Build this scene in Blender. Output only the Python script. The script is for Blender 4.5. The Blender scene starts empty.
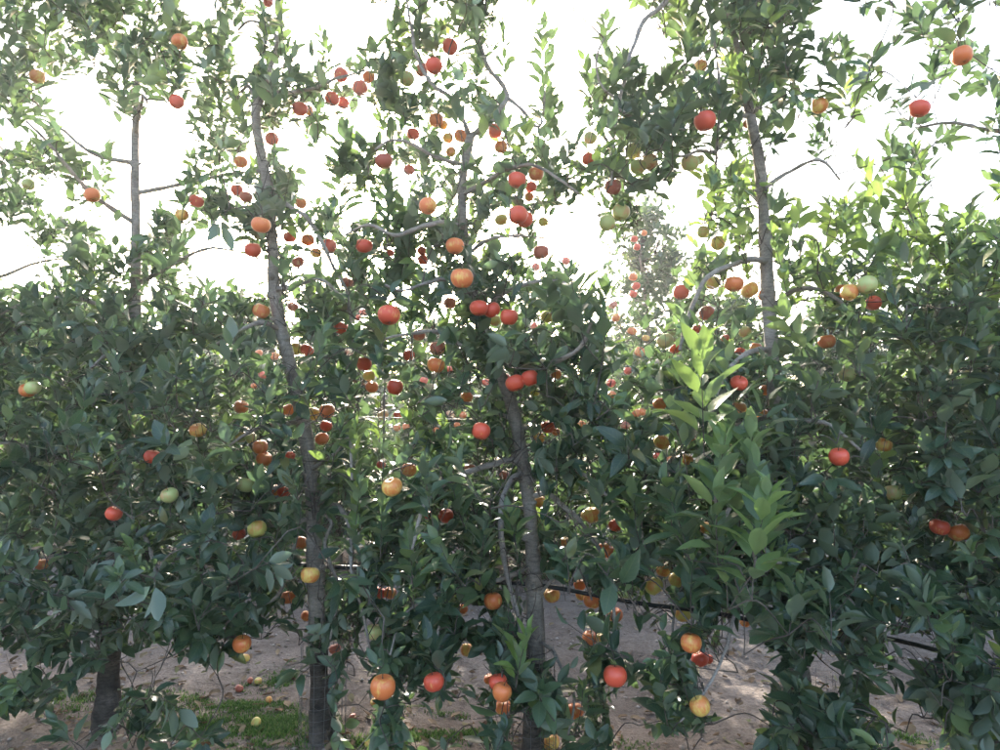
import bpy, math, random
import numpy as np
from mathutils import Vector, Matrix

# ------------------------------------------------------------------ camera, sky, sun, exposure
SC = bpy.context.scene
COL = SC.collection
FPX = 650.0                       # focal length in pixels of the 1000 x 750 photograph
CAMH = 1.45
HORIZON = 431.0
PITCH = math.atan((HORIZON - 375.0) / FPX)
cam_d = bpy.data.cameras.new('camera')
cam_d.sensor_width = 36.0
cam_d.lens = 36.0 * FPX / 1000.0
cam_d.clip_start = 0.05
cam_d.clip_end = 3000.0
cam = bpy.data.objects.new('camera', cam_d)
COL.objects.link(cam)
cam.location = (0, 0, CAMH)
cam.rotation_euler = (math.pi / 2 + PITCH, 0, 0)
SC.camera = cam

SUN_EL = math.radians(22)
SUN_AZ = math.radians(-10)        # clockwise from the view direction (+Y): behind the rows, to the left
W = bpy.data.worlds.new('World')
SC.world = W
W.use_nodes = True
wn = W.node_tree.nodes
wl = W.node_tree.links
sky = wn.new('ShaderNodeTexSky')
sky.sky_type = 'NISHITA'
sky.sun_disc = False
sky.sun_elevation = SUN_EL
sky.sun_rotation = SUN_AZ
sky.air_density = 1.0
sky.dust_density = 4.5
sky.ozone_density = 1.0
wn['Background'].inputs['Strength'].default_value = 0.15
wl.new(sky.outputs[0], wn['Background'].inputs['Color'])

sun_d = bpy.data.lights.new('sun', 'SUN')
sun_d.energy = 2.4
sun_d.angle = math.radians(0.6)
sun_d.color = (1.0, 0.94, 0.85)
sun = bpy.data.objects.new('sun', sun_d)
COL.objects.link(sun)
sdir = Vector((math.sin(SUN_AZ) * math.cos(SUN_EL), math.cos(SUN_AZ) * math.cos(SUN_EL), math.sin(SUN_EL)))
sun.rotation_euler = sdir.to_track_quat('Z', 'Y').to_euler()

SC.view_settings.view_transform = 'Standard'
SC.view_settings.look = 'None'
SC.view_settings.gamma = 1.0
SC.view_settings.use_curve_mapping = False
SC.view_settings.exposure = 2.85
SC.render.engine = 'CYCLES'
SC.cycles.use_denoising = True
SC.cycles.max_bounces = 8
SC.cycles.transmission_bounces = 6
SC.cycles.diffuse_bounces = 4
SC.cycles.volume_bounces = 1

rng = np.random.default_rng(11)
R = random.Random(7)


# ------------------------------------------------------------------ pixel <-> place
_cp, _sp = math.cos(PITCH), math.sin(PITCH)


def at(px, py, d):
    """place at world distance Y = d along the sight line of a photo pixel"""
    u, v = (px - 500.0) / FPX, (375.0 - py) / FPX
    y = _cp - v * _sp
    z = _sp + v * _cp
    return np.array([u * d / y, d, CAMH + z * d / y])


def proj(P):
    """photo pixels and depth of places (n,3)"""
    P = np.atleast_2d(P)
    x, y, z = P[:, 0], P[:, 1], P[:, 2] - CAMH
    f = y * _cp + z * _sp
    up = -y * _sp + z * _cp
    f = np.maximum(f, 0.05)
    return 500 + FPX * x / f, 375 - FPX * up / f, y


# the row of trees in front runs from upper left (further) to lower right (nearer)
def row_y(x):
    return 2.98 - 0.16 * x


def row_d(px):
    k = (px - 500.0) / FPX          # x = k*d ; d = 2.98-.16*k*d
    return 2.98 / (1 + 0.16 * k)


# ------------------------------------------------------------------ materials
def mat(name):
    m = bpy.data.materials.new(name)
    m.use_nodes = True
    nt = m.node_tree
    return m, nt, nt.nodes, nt.links, nt.nodes['Principled BSDF']


def ramp(n, stops):
    r = n.new('ShaderNodeValToRGB')
    e = r.color_ramp.elements
    while len(e) > 1:
        e.remove(e[-1])
    e[0].position, e[0].color = stops[0][0], (*stops[0][1], 1)
    for p, c in stops[1:]:
        q = e.new(p)
        q.color = (*c, 1)
    return r


def noise(n, l, vec, scale, detail=4, rough=0.55, dist=0.0):
    t = n.new('ShaderNodeTexNoise')
    t.inputs['Scale'].default_value = scale
    t.inputs['Detail'].default_value = detail
    t.inputs['Roughness'].default_value = rough
    t.inputs['Distortion'].default_value = dist
    if vec is not None:
        l.new(vec, t.inputs['Vector'])
    return t


def bump(n, l, h, strength, dist, normal=None):
    b = n.new('ShaderNodeBump')
    b.inputs['Strength'].default_value = strength
    b.inputs['Distance'].default_value = dist
    l.new(h, b.inputs['Height'])
    if normal is not None:
        l.new(normal, b.inputs['Normal'])
    return b


def mixc(n, l, fac, a, b, mode='MIX'):
    m = n.new('ShaderNodeMix')
    m.data_type = 'RGBA'
    m.blend_type = mode
    for sock, v in ((m.inputs[0], fac), (m.inputs[6], a), (m.inputs[7], b)):
        if isinstance(v, (int, float)):
            sock.default_value = v
        elif isinstance(v, tuple):
            sock.default_value = (*v, 1)
        else:
            l.new(v, sock)
    return m.outputs[2]


def make_leaf_material():
    m, nt, n, l, p = mat('leaf')
    a = n.new('ShaderNodeAttribute')
    a.attribute_name = 'leafdat'
    sep = n.new('ShaderNodeSeparateColor')
    l.new(a.outputs['Color'], sep.inputs[0])
    tint, edge, rnd = sep.outputs[0], sep.outputs[1], sep.outputs[2]
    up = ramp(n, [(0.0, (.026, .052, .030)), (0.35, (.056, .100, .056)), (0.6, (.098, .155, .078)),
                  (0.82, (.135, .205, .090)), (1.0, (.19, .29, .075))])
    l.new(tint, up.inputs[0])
    dn = ramp(n, [(0.0, (.12, .155, .110)), (0.6, (.17, .215, .145)), (1.0, (.23, .31, .13))])
    l.new(tint, dn.inputs[0])
    g = n.new('ShaderNodeNewGeometry')
    rib = ramp(n, [(0.0, (1, 1, 1)), (0.09, (0, 0, 0))])
    l.new(edge, rib.inputs[0])
    ribf = n.new('ShaderNodeMath')
    ribf.operation = 'MULTIPLY'
    ribf.inputs[1].default_value = 0.55
    l.new(rib.outputs[0], ribf.inputs[0])
    tc = n.new('ShaderNodeTexCoord')
    nz = noise(n, l, tc.outputs['Object'], 60, 3)
    var = mixc(n, l, 0.35, up.outputs[0], mixc(n, l, 1.0, up.outputs[0], nz.outputs[0], 'MULTIPLY'))
    vs = n.new('ShaderNodeMath')
    vs.operation = 'MULTIPLY_ADD'
    vs.inputs[1].default_value = 46.0
    l.new(a.outputs['Alpha'], vs.inputs[0])
    vy = n.new('ShaderNodeMath')
    vy.operation = 'MULTIPLY'
    vy.inputs[1].default_value = -11.0
    l.new(edge, vy.inputs[0])
    l.new(vy.outputs[0], vs.inputs[2])
    vsin = n.new('ShaderNodeMath')
    vsin.operation = 'SINE'
    l.new(vs.outputs[0], vsin.inputs[0])
    vr = ramp(n, [(0.72, (0, 0, 0)), (0.98, (.30, .30, .30))])
    l.new(vsin.outputs[0], vr.inputs[0])
    var = mixc(n, l, vr.outputs[0], var, (.13, .18, .085))
    spn = noise(n, l, tc.outputs['Object'], 31, 2)
    spr = ramp(n, [(0.70, (0, 0, 0)), (0.76, (.7, .7, .7))])
    l.new(spn.outputs[0], spr.inputs[0])
    var = mixc(n, l, spr.outputs[0], var, (.11, .075, .03))
    old = ramp(n, [(0.955, (0, 0, 0)), (0.985, (.65, .65, .65))])
    l.new(rnd, old.inputs[0])
    var = mixc(n, l, old.outputs[0], var, (.20, .17, .045))
    topc = mixc(n, l, ribf.outputs[0], var, (.16, .20, .09))
    col = mixc(n, l, g.outputs['Backfacing'], topc, dn.outputs[0])
    l.new(col, p.inputs['Base Color'])
    p.inputs['Roughness'].default_value = 0.34
    p.inputs['Specular IOR Level'].default_value = 0.6
    b = bump(n, l, nz.outputs[0], 0.25, 0.004)
    l.new(b.outputs[0], p.inputs['Normal'])
    tr = n.new('ShaderNodeBsdfTranslucent')
    tcol = ramp(n, [(0.0, (.055, .10, .045)), (0.55, (.105, .175, .06)), (1.0, (.26, .38, .07))])
    l.new(tint, tcol.inputs[0])
    l.new(tcol.outputs[0], tr.inputs['Color'])
    mx = n.new('ShaderNodeMixShader')
    mx.inputs[0].default_value = 0.40
    l.new(p.outputs[0], mx.inputs[1])
    l.new(tr.outputs[0], mx.inputs[2])
    l.new(mx.outputs[0], n['Material Output'].inputs['Surface'])
    return m


def make_bark(name, dark, mid, pale, lent=0.5):
    m, nt, n, l, p = mat(name)
    tc = n.new('ShaderNodeTexCoord')
    mp = n.new('ShaderNodeMapping')
    mp.inputs['Scale'].default_value = (.7, .7, 2.6)
    l.new(tc.outputs['Object'], mp.inputs['Vector'])
    big = noise(n, l, tc.outputs['Object'], 9, 4)
    rings = noise(n, l, mp.outputs[0], 38, 5, 0.7)
    fine = noise(n, l, tc.outputs['Object'], 170, 4, 0.7)
    c1 = ramp(n, [(0.3, dark), (0.52, mid), (0.72, pale)])
    l.new(big.outputs[0], c1.inputs[0])
    r2 = ramp(n, [(0.34, (.25, .23, .21)), (0.56, (1, 1, 1))])
    l.new(rings.outputs[0], r2.inputs[0])
    r3 = ramp(n, [(0.3, (.65, .65, .65)), (0.7, (1.25, 1.25, 1.25))])
    l.new(fine.outputs[0], r3.inputs[0])
    c = mixc(n, l, lent, c1.outputs[0], mixc(n, l, 1.0, c1.outputs[0], r2.outputs[0], 'MULTIPLY'))
    c = mixc(n, l, 0.8, c, mixc(n, l, 1.0, c, r3.outputs[0], 'MULTIPLY'))
    l.new(c, p.inputs['Base Color'])
    p.inputs['Roughness'].default_value = 0.85
    p.inputs['Specular IOR Level'].default_value = 0.25
    b1 = bump(n, l, rings.outputs[0], 0.7, 0.008)
    b2 = bump(n, l, fine.outputs[0], 0.5, 0.003, b1.outputs[0])
    l.new(b2.outputs[0], p.inputs['Normal'])
    return m


def make_apple(name, ground, blush, cover, dull=0.0):
    """ground colour with streaked red blush; cover = share of the skin that is blushed"""
    m, nt, n, l, p = mat(name)
    tc = n.new('ShaderNodeTexCoord')
    oi = n.new('ShaderNodeObjectInfo')
    off = n.new('ShaderNodeVectorMath')
    off.operation = 'ADD'
    sc3 = n.new('ShaderNodeVectorMath')
    sc3.operation = 'SCALE'
    sc3.inputs['Scale'].default_value = 37.0
    cmb = n.new('ShaderNodeCombineXYZ')
    l.new(oi.outputs['Random'], cmb.inputs[0])
    l.new(oi.outputs['Random'], cmb.inputs[2])
    l.new(cmb.outputs[0], sc3.inputs[0])
    l.new(tc.outputs['Object'], off.inputs[0])
    l.new(sc3.outputs[0], off.inputs[1])
    big = noise(n, l, off.outputs[0], 1.7, 3)
    # stripes from stem to calyx: noise stretched along the axis
    mp = n.new('ShaderNodeMapping')
    mp.inputs['Scale'].default_value = (7, 7, 0.7)
    l.new(off.outputs[0], mp.inputs['Vector'])
    st = noise(n, l, mp.outputs[0], 1.6, 4, 0.6)
    add = n.new('ShaderNodeMath')
    add.operation = 'MULTIPLY_ADD'
    add.inputs[1].default_value = 0.55
    l.new(st.outputs[0], add.inputs[0])
    l.new(big.outputs[0], add.inputs[2])
    f = ramp(n, [(max(0.0, 0.93 - cover * 0.5), (0, 0, 0)), (min(1.0, 1.12 - cover * 0.5), (1, 1, 1))])
    l.new(add.outputs[0], f.inputs[0])
    c = mixc(n, l, f.outputs[0], ground, blush)
    spk = n.new('ShaderNodeTexVoronoi')
    spk.inputs['Scale'].default_value = 9.0
    l.new(off.outputs[0], spk.inputs['Vector'])
    sr = ramp(n, [(0.05, (1, 1, 1)), (0.13, (0, 0, 0))])
    l.new(spk.outputs['Distance'], sr.inputs[0])
    c = mixc(n, l, mixc(n, l, 1.0, sr.outputs[0], (.3, .3, .3), 'MULTIPLY'), c, (.45, .32, .16))
    if dull:
        c = mixc(n, l, dull, c, (.16, .11, .07))
    l.new(c, p.inputs['Base Color'])
    p.inputs['Roughness'].default_value = 0.36
    p.inputs['Specular IOR Level'].default_value = 0.42
    p.inputs['Subsurface Weight'].default_value = 0.0
    return m


def plain(name, c, rough=0.6, spec=0.3, scale=0, amount=0.4):
    m, nt, n, l, p = mat(name)
    p.inputs['Roughness'].default_value = rough
    p.inputs['Specular IOR Level'].default_value = spec
    if scale:
        tc = n.new('ShaderNodeTexCoord')
        nz = noise(n, l, tc.outputs['Object'], scale, 4, 0.65)
        r = ramp(n, [(0.3, tuple(v * (1 - amount) for v in c)), (0.7, tuple(v * (1 + amount) for v in c))])
        l.new(nz.outputs[0], r.inputs[0])
        l.new(r.outputs[0], p.inputs['Base Color'])
    else:
        p.inputs['Base Color'].default_value = (*c, 1)
    return m


def make_attr_material(name, stops, rough=0.8, translucent=0.0):
    m, nt, n, l, p = mat(name)
    a = n.new('ShaderNodeAttribute')
    a.attribute_name = 'leafdat'
    sep = n.new('ShaderNodeSeparateColor')
    l.new(a.outputs['Color'], sep.inputs[0])
    r = ramp(n, stops)
    l.new(sep.outputs[0], r.inputs[0])
    l.new(r.outputs[0], p.inputs['Base Color'])
    p.inputs['Roughness'].default_value = rough
    p.inputs['Specular IOR Level'].default_value = 0.2
    if translucent:
        tr = n.new('ShaderNodeBsdfTranslucent')
        l.new(r.outputs[0], tr.inputs['Color'])
        mx = n.new('ShaderNodeMixShader')
        mx.inputs[0].default_value = translucent
        l.new(p.outputs[0], mx.inputs[1])
        l.new(tr.outputs[0], mx.inputs[2])
        l.new(mx.outputs[0], n['Material Output'].inputs['Surface'])
    return m


def make_ground():
    m, nt, n, l, p = mat('orchard_soil')
    tc = n.new('ShaderNodeTexCoord')
    o = tc.outputs['Object']
    big = noise(n, l, o, 0.9, 5, 0.6)
    mid = noise(n, l, o, 7, 6, 0.7, 0.4)
    fine = noise(n, l, o, 55, 5, 0.75)
    grit = n.new('ShaderNodeTexVoronoi')
    grit.inputs['Scale'].default_value = 70
    l.new(o, grit.inputs['Vector'])
    c1 = ramp(n, [(0.3, (.128, .100, .080)), (0.5, (.195, .158, .130)), (0.7, (.265, .22, .185))])
    l.new(big.outputs[0], c1.inputs[0])
    r2 = ramp(n, [(0.28, (.42, .39, .37)), (0.5, (.95, .95, .95)), (0.75, (1.2, 1.2, 1.2))])
    l.new(mid.outputs[0], r2.inputs[0])
    r3 = ramp(n, [(0.3, (.5, .48, .47)), (0.55, (1.05, 1.05, 1.05)), (0.8, (1.35, 1.33, 1.3))])
    l.new(fine.outputs[0], r3.inputs[0])
    c = mixc(n, l, 0.9, c1.outputs[0], mixc(n, l, 1.0, c1.outputs[0], r2.outputs[0], 'MULTIPLY'))
    c = mixc(n, l, 0.9, c, mixc(n, l, 1.0, c, r3.outputs[0], 'MULTIPLY'))
    l.new(c, p.inputs['Base Color'])
    p.inputs['Roughness'].default_value = 0.95
    p.inputs['Specular IOR Level'].default_value = 0.15
    b1 = bump(n, l, mid.outputs[0], 0.8, 0.05)
    b2 = bump(n, l, fine.outputs[0], 0.8, 0.012, b1.outputs[0])
    b3 = bump(n, l, grit.outputs['Distance'], 0.4, 0.006, b2.outputs[0])
    l.new(b3.outputs[0], p.inputs['Normal'])
    return m


M = {
    'leaf': make_leaf_material(),
    'bark': make_bark('bark', (.17, .14, .115), (.29, .25, .21), (.39, .345, .30)),
    'bark_pale': make_bark('bark_pale', (.22, .195, .172), (.32, .285, .255), (.41, .37, .335), 0.4),
    'rootstock': make_bark('rootstock', (.045, .036, .029), (.085, .069, .056), (.14, .115, .095), 0.7),
    'twig': make_bark('twig', (.060, .047, .038), (.10, .080, .064), (.16, .13, .11), 0.3),
    'soil': make_ground(),
    'pipe': plain('pipe_plastic', (.012, .012, .014), 0.45, 0.4, 40, 0.4),
    'wire': plain('galvanised_wire', (.10, .095, .09), 0.55, 0.5, 60, 0.4),
    'stem': plain('apple_stem', (.075, .055, .030), 0.7, 0.2, 300, 0.3),
    'calyx': plain('apple_calyx', (.05, .035, .02), 0.9, 0.1, 300, 0.3),
    'pole': plain('stake_steel', (.16, .15, .15), 0.6, 0.4, 30, 0.35),
    'litter': make_attr_material('dry_leaf', [(0, (.07, .042, .022)), (.35, (.16, .10, .055)), (.7, (.26, .19, .12)),
                                              (1, (.13, .14, .06))], 0.85, 0.15),
    'clod': make_attr_material('soil_clod', [(0, (.15, .115, .09)), (.5, (.27, .22, .185)), (1, (.40, .345, .30))], 0.95),
    'grass': make_attr_material('grass_blade', [(0, (.04, .085, .02)), (.5, (.10, .19, .04)), (.85, (.15, .25, .06)), (1, (.24, .22, .10))],
                                0.6, 0.35),
    'r': make_apple('apple_red', (.70, .38, .12), (.60, .085, .042), 0.97),
    'o': make_apple('apple_orange', (.70, .43, .11), (.64, .17, .05), 0.78),
    'y': make_apple('apple_yellow', (.70, .48, .12), (.64, .22, .06), 0.55),
    'g': make_apple('apple_green', (.42, .46, .17), (.52, .33, .15), 0.34),
    'u': make_apple('apple_yellow_green', (.54, .48, .12), (.58, .28, .08), 0.42),
    'b': make_apple('apple_dull', (.54, .35, .16), (.46, .11, .07), 0.80, 0.15),
    'p': make_apple('apple_pale', (.66, .52, .28), (.58, .22, .13), 0.45),
}


# ------------------------------------------------------------------ geometry helpers
def link_mesh(name, verts, faces, material, parent=None, dat=None, smooth=True, loose=None):
    me = bpy.data.meshes.new(name)
    V = np.asarray(verts, dtype=np.float32)
    if isinstance(faces, np.ndarray):
        nf, k = faces.shape
        me.vertices.add(len(V))
        me.vertices.foreach_set('co', V.ravel())
        me.loops.add(nf * k)
        me.loops.foreach_set('vertex_index', faces.ravel().astype(np.int32))
        me.polygons.add(nf)
        me.polygons.foreach_set('loop_start', np.arange(0, nf * k, k, dtype=np.int32))
        me.polygons.foreach_set('loop_total', np.full(nf, k, dtype=np.int32))
        me.update(calc_edges=True)
    else:
        me.from_pydata(V.tolist(), [], faces)
    if smooth:
        me.polygons.foreach_set('use_smooth', np.ones(len(me.polygons), dtype=bool))
    if dat is not None:
        at_ = me.color_attributes.new('leafdat', 'FLOAT_COLOR', 'POINT')
        at_.data.foreach_set('color', np.asarray(dat, dtype=np.float32).ravel())
    if material is not None:
        me.materials.append(material)
    me.update()
    o = bpy.data.objects.new(name, me)
    COL.objects.link(o)
    if parent is not None:
        o.parent = parent
        o.matrix_parent_inverse = Matrix.Translation(-Vector(parent.location)) if parent.location.length else Matrix()
    return o


def empty(name, loc):
    o = bpy.data.objects.new(name, None)
    o.empty_display_size = 0.1
    o.location = loc
    COL.objects.link(o)
    return o


def tag(o, label=None, cat=None, group=None, kind=None):
    if label:
        o['label'] = label
    if cat:
        o['category'] = cat
    if group:
        o['group'] = group
    if kind:
        o['kind'] = kind
    return o


def smooth_path(pts, step):
    """Catmull-Rom through the points (n,k), resampled about every step metres"""
    P = np.asarray(pts, float)
    if len(P) < 3:
        n = max(2, int(np.linalg.norm(P[-1, :3] - P[0, :3]) / step) + 1)
        t = np.linspace(0, 1, n)[:, None]
        return P[0] * (1 - t) + P[-1] * t
    Q = np.vstack([2 * P[0] - P[1], P, 2 * P[-1] - P[-2]])
    out = []
    for i in range(len(P) - 1):
        a, b, c, d = Q[i], Q[i + 1], Q[i + 2], Q[i + 3]
        n = max(1, int(math.ceil(np.linalg.norm(c[:3] - b[:3]) / step)))
        for k in range(n):
            t = k / n
            out.append(0.5 * ((2 * b) + (-a + c) * t + (2 * a - 5 * b + 4 * c - d) * t * t + (-a + 3 * b - 3 * c + d) * t ** 3))
    out.append(P[-1])
    return np.array(out)


def tube(pts, radii, sides=8, rough=0.0, seed=0, cap=True):
    """verts, faces of a tube along pts; rough = relative unevenness of the radius"""
    P = np.asarray(pts, float)
    n = len(P)
    T = np.gradient(P, axis=0)
    T /= np.linalg.norm(T, axis=1)[:, None] + 1e-9
    ref = np.array([1.0, 0, 0]) if abs(T[0][0]) < 0.8 else np.array([0, 1.0, 0])
    N = ref - T[0] * ref.dot(T[0])
    N /= np.linalg.norm(N)
    r_ = np.random.default_rng(seed)
    ph = r_.uniform(0, 6.28, 6)
    ang = np.linspace(0, 2 * math.pi, sides, endpoint=False)
    V = []
    for i in range(n):
        N = N - T[i] * N.dot(T[i])
        N /= np.linalg.norm(N) + 1e-9
        B = np.cross(T[i], N)
        rr = np.full(sides, radii[i])
        if rough:
            s = i / 3.0
            rr = rr * (1 + rough * (0.6 * np.sin(2 * ang + ph[0] + 0.35 * s) + 0.5 * np.sin(3 * ang + ph[1] - 0.5 * s)
                                    + 0.5 * np.sin(1.7 * s + ph[2]) * np.sin(ang + ph[3]) + 0.45 * r_.normal(size=sides)))
        V.append(P[i] + np.outer(rr * np.cos(ang), N) + np.outer(rr * np.sin(ang), B))
    V = np.vstack(V)
    F = []
    for i in range(n - 1):
        for k in range(sides):
            a, b = i * sides + k, i * sides + (k + 1) % sides
            F.append((a, b, b + sides, a + sides))
    if cap:
        F.append(tuple(range(sides - 1, -1, -1)))
        F.append(tuple(range((n - 1) * sides, n * sides)))
    return V, F


class Bag:
    """collects shapes of one object"""
    def __init__(self):
        self.v, self.f, self.n = [], [], 0

    def add(self, V, F):
        self.v.append(np.asarray(V))
        self.f += [tuple(i + self.n for i in f) for f in F]
        self.n += len(V)

    def build(self, name, material, parent=None, smooth=True):
        return link_mesh(name, np.vstack(self.v), self.f, material, parent, None, smooth)


# ------------------------------------------------------------------ leaf shapes
def leaf_template(width, droop, fold, wave, twist, low=False, seed=0):
    """unit-length leaf: petiole, then a folded oval blade along +x, upper face +z"""
    r_ = np.random.default_rng(seed)
    st = [0.16, 0.34, 0.60, 0.84] if not low else [0.30, 0.72]
    wd = [0.62, 1.0, 0.92, 0.50] if not low else [0.95, 0.82]
    V, E = [], []

    def z0(s):
        return 0.06 * s - droop * s * s

    pet = -0.16
    V += [(pet, -0.012, 0.0), (pet, 0.012, 0.0)]
    E += [0, 0]
    V.append((0.0, 0, z0(0.0)))
    E.append(0)
    rows = []
    for s, w in zip(st, wd):
        w = w * width * 0.5
        c = len(V)
        t = twist * s
        dz1, dz2 = wave * r_.normal(), wave * r_.normal()
        V += [(s, w, z0(s) + fold * w + dz1 + t * w), (s, 0, z0(s)), (s, -w, z0(s) + fold * w + dz2 - t * w)]
        E += [1, 0, 1]
        rows.append(c)
    tip = len(V)
    V.append((1.0, 0.02 * r_.normal(), z0(1.0)))
    E.append(0)
    F = [(0, 2, 1)]
    c = rows[0]
    F += [(2, c + 1, c), (2, c + 2, c + 1)]
    for a, b in zip(rows[:-1], rows[1:]):
        F += [(a + 1, b + 1, b), (a + 1, b, a), (a + 2, b + 2, b + 1), (a + 2, b + 1, a + 1)]
    a = rows[-1]
    F += [(a + 1, tip, a), (a + 2, tip, a + 1)]
    return np.array(V, float), np.array(F, np.int32), np.array(E, float)


LEAF = [leaf_template(.45, .16, .30, .012, .10, seed=1), leaf_template(.40, .34, .42, .018, -.15, seed=2),
        leaf_template(.50, .06, .22, .016, .05, seed=3), leaf_template(.42, .24, .6, .012, .22, seed=4),
        leaf_template(.46, .42, .25, .022, -.08, seed=5), leaf_template(.38, -.04, .55, .014, -.2, seed=6)]
LEAF_LOW = [leaf_template(.50, .18, .35, .012, .10, True, 1), leaf_template(.44, .34, .45, .018, -.15, True, 2),
            leaf_template(.52, .08, .25, .016, .05, True, 3)]


def norm(a):
    return a / (np.linalg.norm(a, axis=-1, keepdims=True) + 1e-9)


class Leaves:
    def __init__(self):
        self.pos, self.ax, self.nrm, self.L, self.tint, self.tree = [], [], [], [], [], []
        self.keep, self.kept = False, []

    def add(self, p, a, nvec, L, tint, tree):
        self.pos.append(p)
        self.ax.append(a)
        self.nrm.append(nvec)
        self.L.append(L)
        self.tint.append(tint)
        self.tree.append(tree)
        self.kept.append(self.keep)

    def arrays(self):
        P = np.array(self.pos)
        A = norm(np.array(self.ax))
        N = np.array(self.nrm)
        N = norm(N - A * (A * N).sum(1, keepdims=True))
        return P, A, N, np.array(self.L), np.array(self.tint), np.array(self.tree)


def leaf_mesh_arrays(P, A, N, L, tint, templates, r_):
    """joined verts, faces and leaf data of many leaves"""
    S = np.cross(N, A)
    var = r_.integers(0, len(templates), len(P))
    VV, FF, DD, base = [], [], [], 0
    for k, (tv, tf, te) in enumerate(templates):
        i = np.where(var == k)[0]
        if not len(i):
            continue
        v = (P[i][:, None, :] + L[i][:, None, None] * (tv[None, :, 0:1] * A[i][:, None, :]
             + tv[None, :, 1:2] * S[i][:, None, :] + tv[None, :, 2:3] * N[i][:, None, :]))
        nv = len(tv)
        f = tf[None] + (np.arange(len(i)) * nv)[:, None, None] + base
        d = np.zeros((len(i), nv, 4))
        d[..., 0] = tint[i][:, None]
        d[..., 1] = te[None]
        d[..., 2] = r_.random(len(i))[:, None]
        d[..., 3] = tv[None, :, 0]
        VV.append(v.reshape(-1, 3))
        FF.append(f.reshape(-1, 3))
        DD.append(d.reshape(-1, 4))
        base += len(i) * nv
    return np.vstack(VV), np.vstack(FF), np.vstack(DD)


def shoot_leaves(LV, base, d, length, nleaf, size, tint, tree, r_, open_=1.0, erect=False):
    """leaves in a spiral along a shoot; returns the points of its stem"""
    d = norm(np.asarray(d, float))
    bend = norm(np.array([r_.normal() * .5, r_.normal() * .5, 0.15]))
    t = np.linspace(0, 1, 5)
    stem = base + np.outer(t * length, d) + np.outer((t ** 2) * length * 0.18, bend)
    ref = np.array([0, 0, 1.0]) if abs(d[2]) < 0.85 else np.array([1.0, 0, 0])
    U = norm(np.cross(d, ref))
    Vv = np.cross(d, U)
    a0 = r_.uniform(0, 6.28)
    for k in range(nleaf):
        s = 0.12 + 0.88 * (k + 0.6 * r_.random()) / nleaf
        p = base + d * s * length + bend * (s * s * length * 0.18)
        a = a0 + k * 2.39996 + r_.normal() * 0.3
        out = U * math.cos(a) + Vv * math.sin(a)
        spread = (1.15 - 0.75 * s ** 2) * open_ + r_.normal() * 0.16     # lower leaves stand off, the tip ones close up
        if erect:
            spread = 1.22 - 0.72 * s + r_.normal() * 0.18
        ax = d * math.cos(spread) + out * math.sin(spread)
        ax = ax + np.array([0, 0, 0.06 if erect else -0.28 * (1 - s) * open_ + 0.05]) + r_.normal(size=3) * 0.12
        nv = d * math.sin(spread) - out * math.cos(spread) * 0.8 + np.array([0, 0, 0.55]) + r_.normal(size=3) * 0.25
        sz = size * (0.62 + 0.5 * math.sin(math.pi * min(1, 0.22 + s * 0.72))) * r_.uniform(0.8, 1.16)
        if s > 0.88:
            sz *= 0.8
        LV.add(p + norm(ax) * sz * 0.16, ax, nv, sz, float(np.clip(tint + r_.normal() * 0.11 + 0.10 * (s - .5), 0, 1)), tree)
    return stem


# ------------------------------------------------------------------ ground
def gz(x, y):
    """height of the soil: soft unevenness, a low ridge along the tree row"""
    x = np.asarray(x, float)
    y = np.asarray(y, float)
    far = np.clip(1 - (np.hypot(x, y - 4) - 9) / 10, 0, 1)
    z = 0.016 * np.sin(1.7 * x + 0.6 * y + 1) + 0.013 * np.sin(2.9 * y - 1.1 * x) + 0.008 * np.sin(6.1 * x + 3.3 * y) \
        + 0.006 * np.sin(9.7 * y - 7.1 * x + 2)
    ridge = 0.035 * np.exp(-((y - 2.98 + 0.16 * x) / 0.45) ** 2)
    return (z + ridge) * far


def axis(lo, hi, fine_lo, fine_hi, step):
    f = np.arange(fine_lo, fine_hi + 1e-6, step)
    a = fine_lo - np.geomspace(step * 2, fine_lo - lo, 22)[::-1]
    b = fine_hi + np.geomspace(step * 2, hi - fine_hi, 22)
    return np.concatenate([a, f, b])


gx = axis(-150, 150, -4.5, 4.5, 0.06)
gy = axis(-120, 160, 1.2, 8.5, 0.06)
XX, YY = np.meshgrid(gx, gy)
ZZ = gz(XX, YY)
near = (np.abs(XX) < 4.5) & (YY > 1.2) & (YY < 8.5)
ZZ = ZZ + np.where(near, rng.normal(size=ZZ.shape) * 0.0035, 0)
nx, ny = len(gx), len(gy)
idx = np.arange(nx * ny).reshape(ny, nx)
quads = np.stack([idx[:-1, :-1], idx[:-1, 1:], idx[1:, 1:], idx[1:, :-1]], -1).reshape(-1, 4)
ground = link_mesh('ground', np.stack([XX, YY, ZZ], -1).reshape(-1, 3), quads, M['soil'])
tag(ground, 'bare sandy brown orchard soil between the tree rows', None, None, 'structure')


def on_ground(px, py):
    v = (375.0 - py) / FPX
    y, z = _cp - v * _sp, _sp + v * _cp
    d = -CAMH / z * y
    p = at(px, py, d)
    h = float(gz(p[0], p[1]))
    d = -(CAMH - h) / z * y
    return at(px, py, d)


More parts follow.
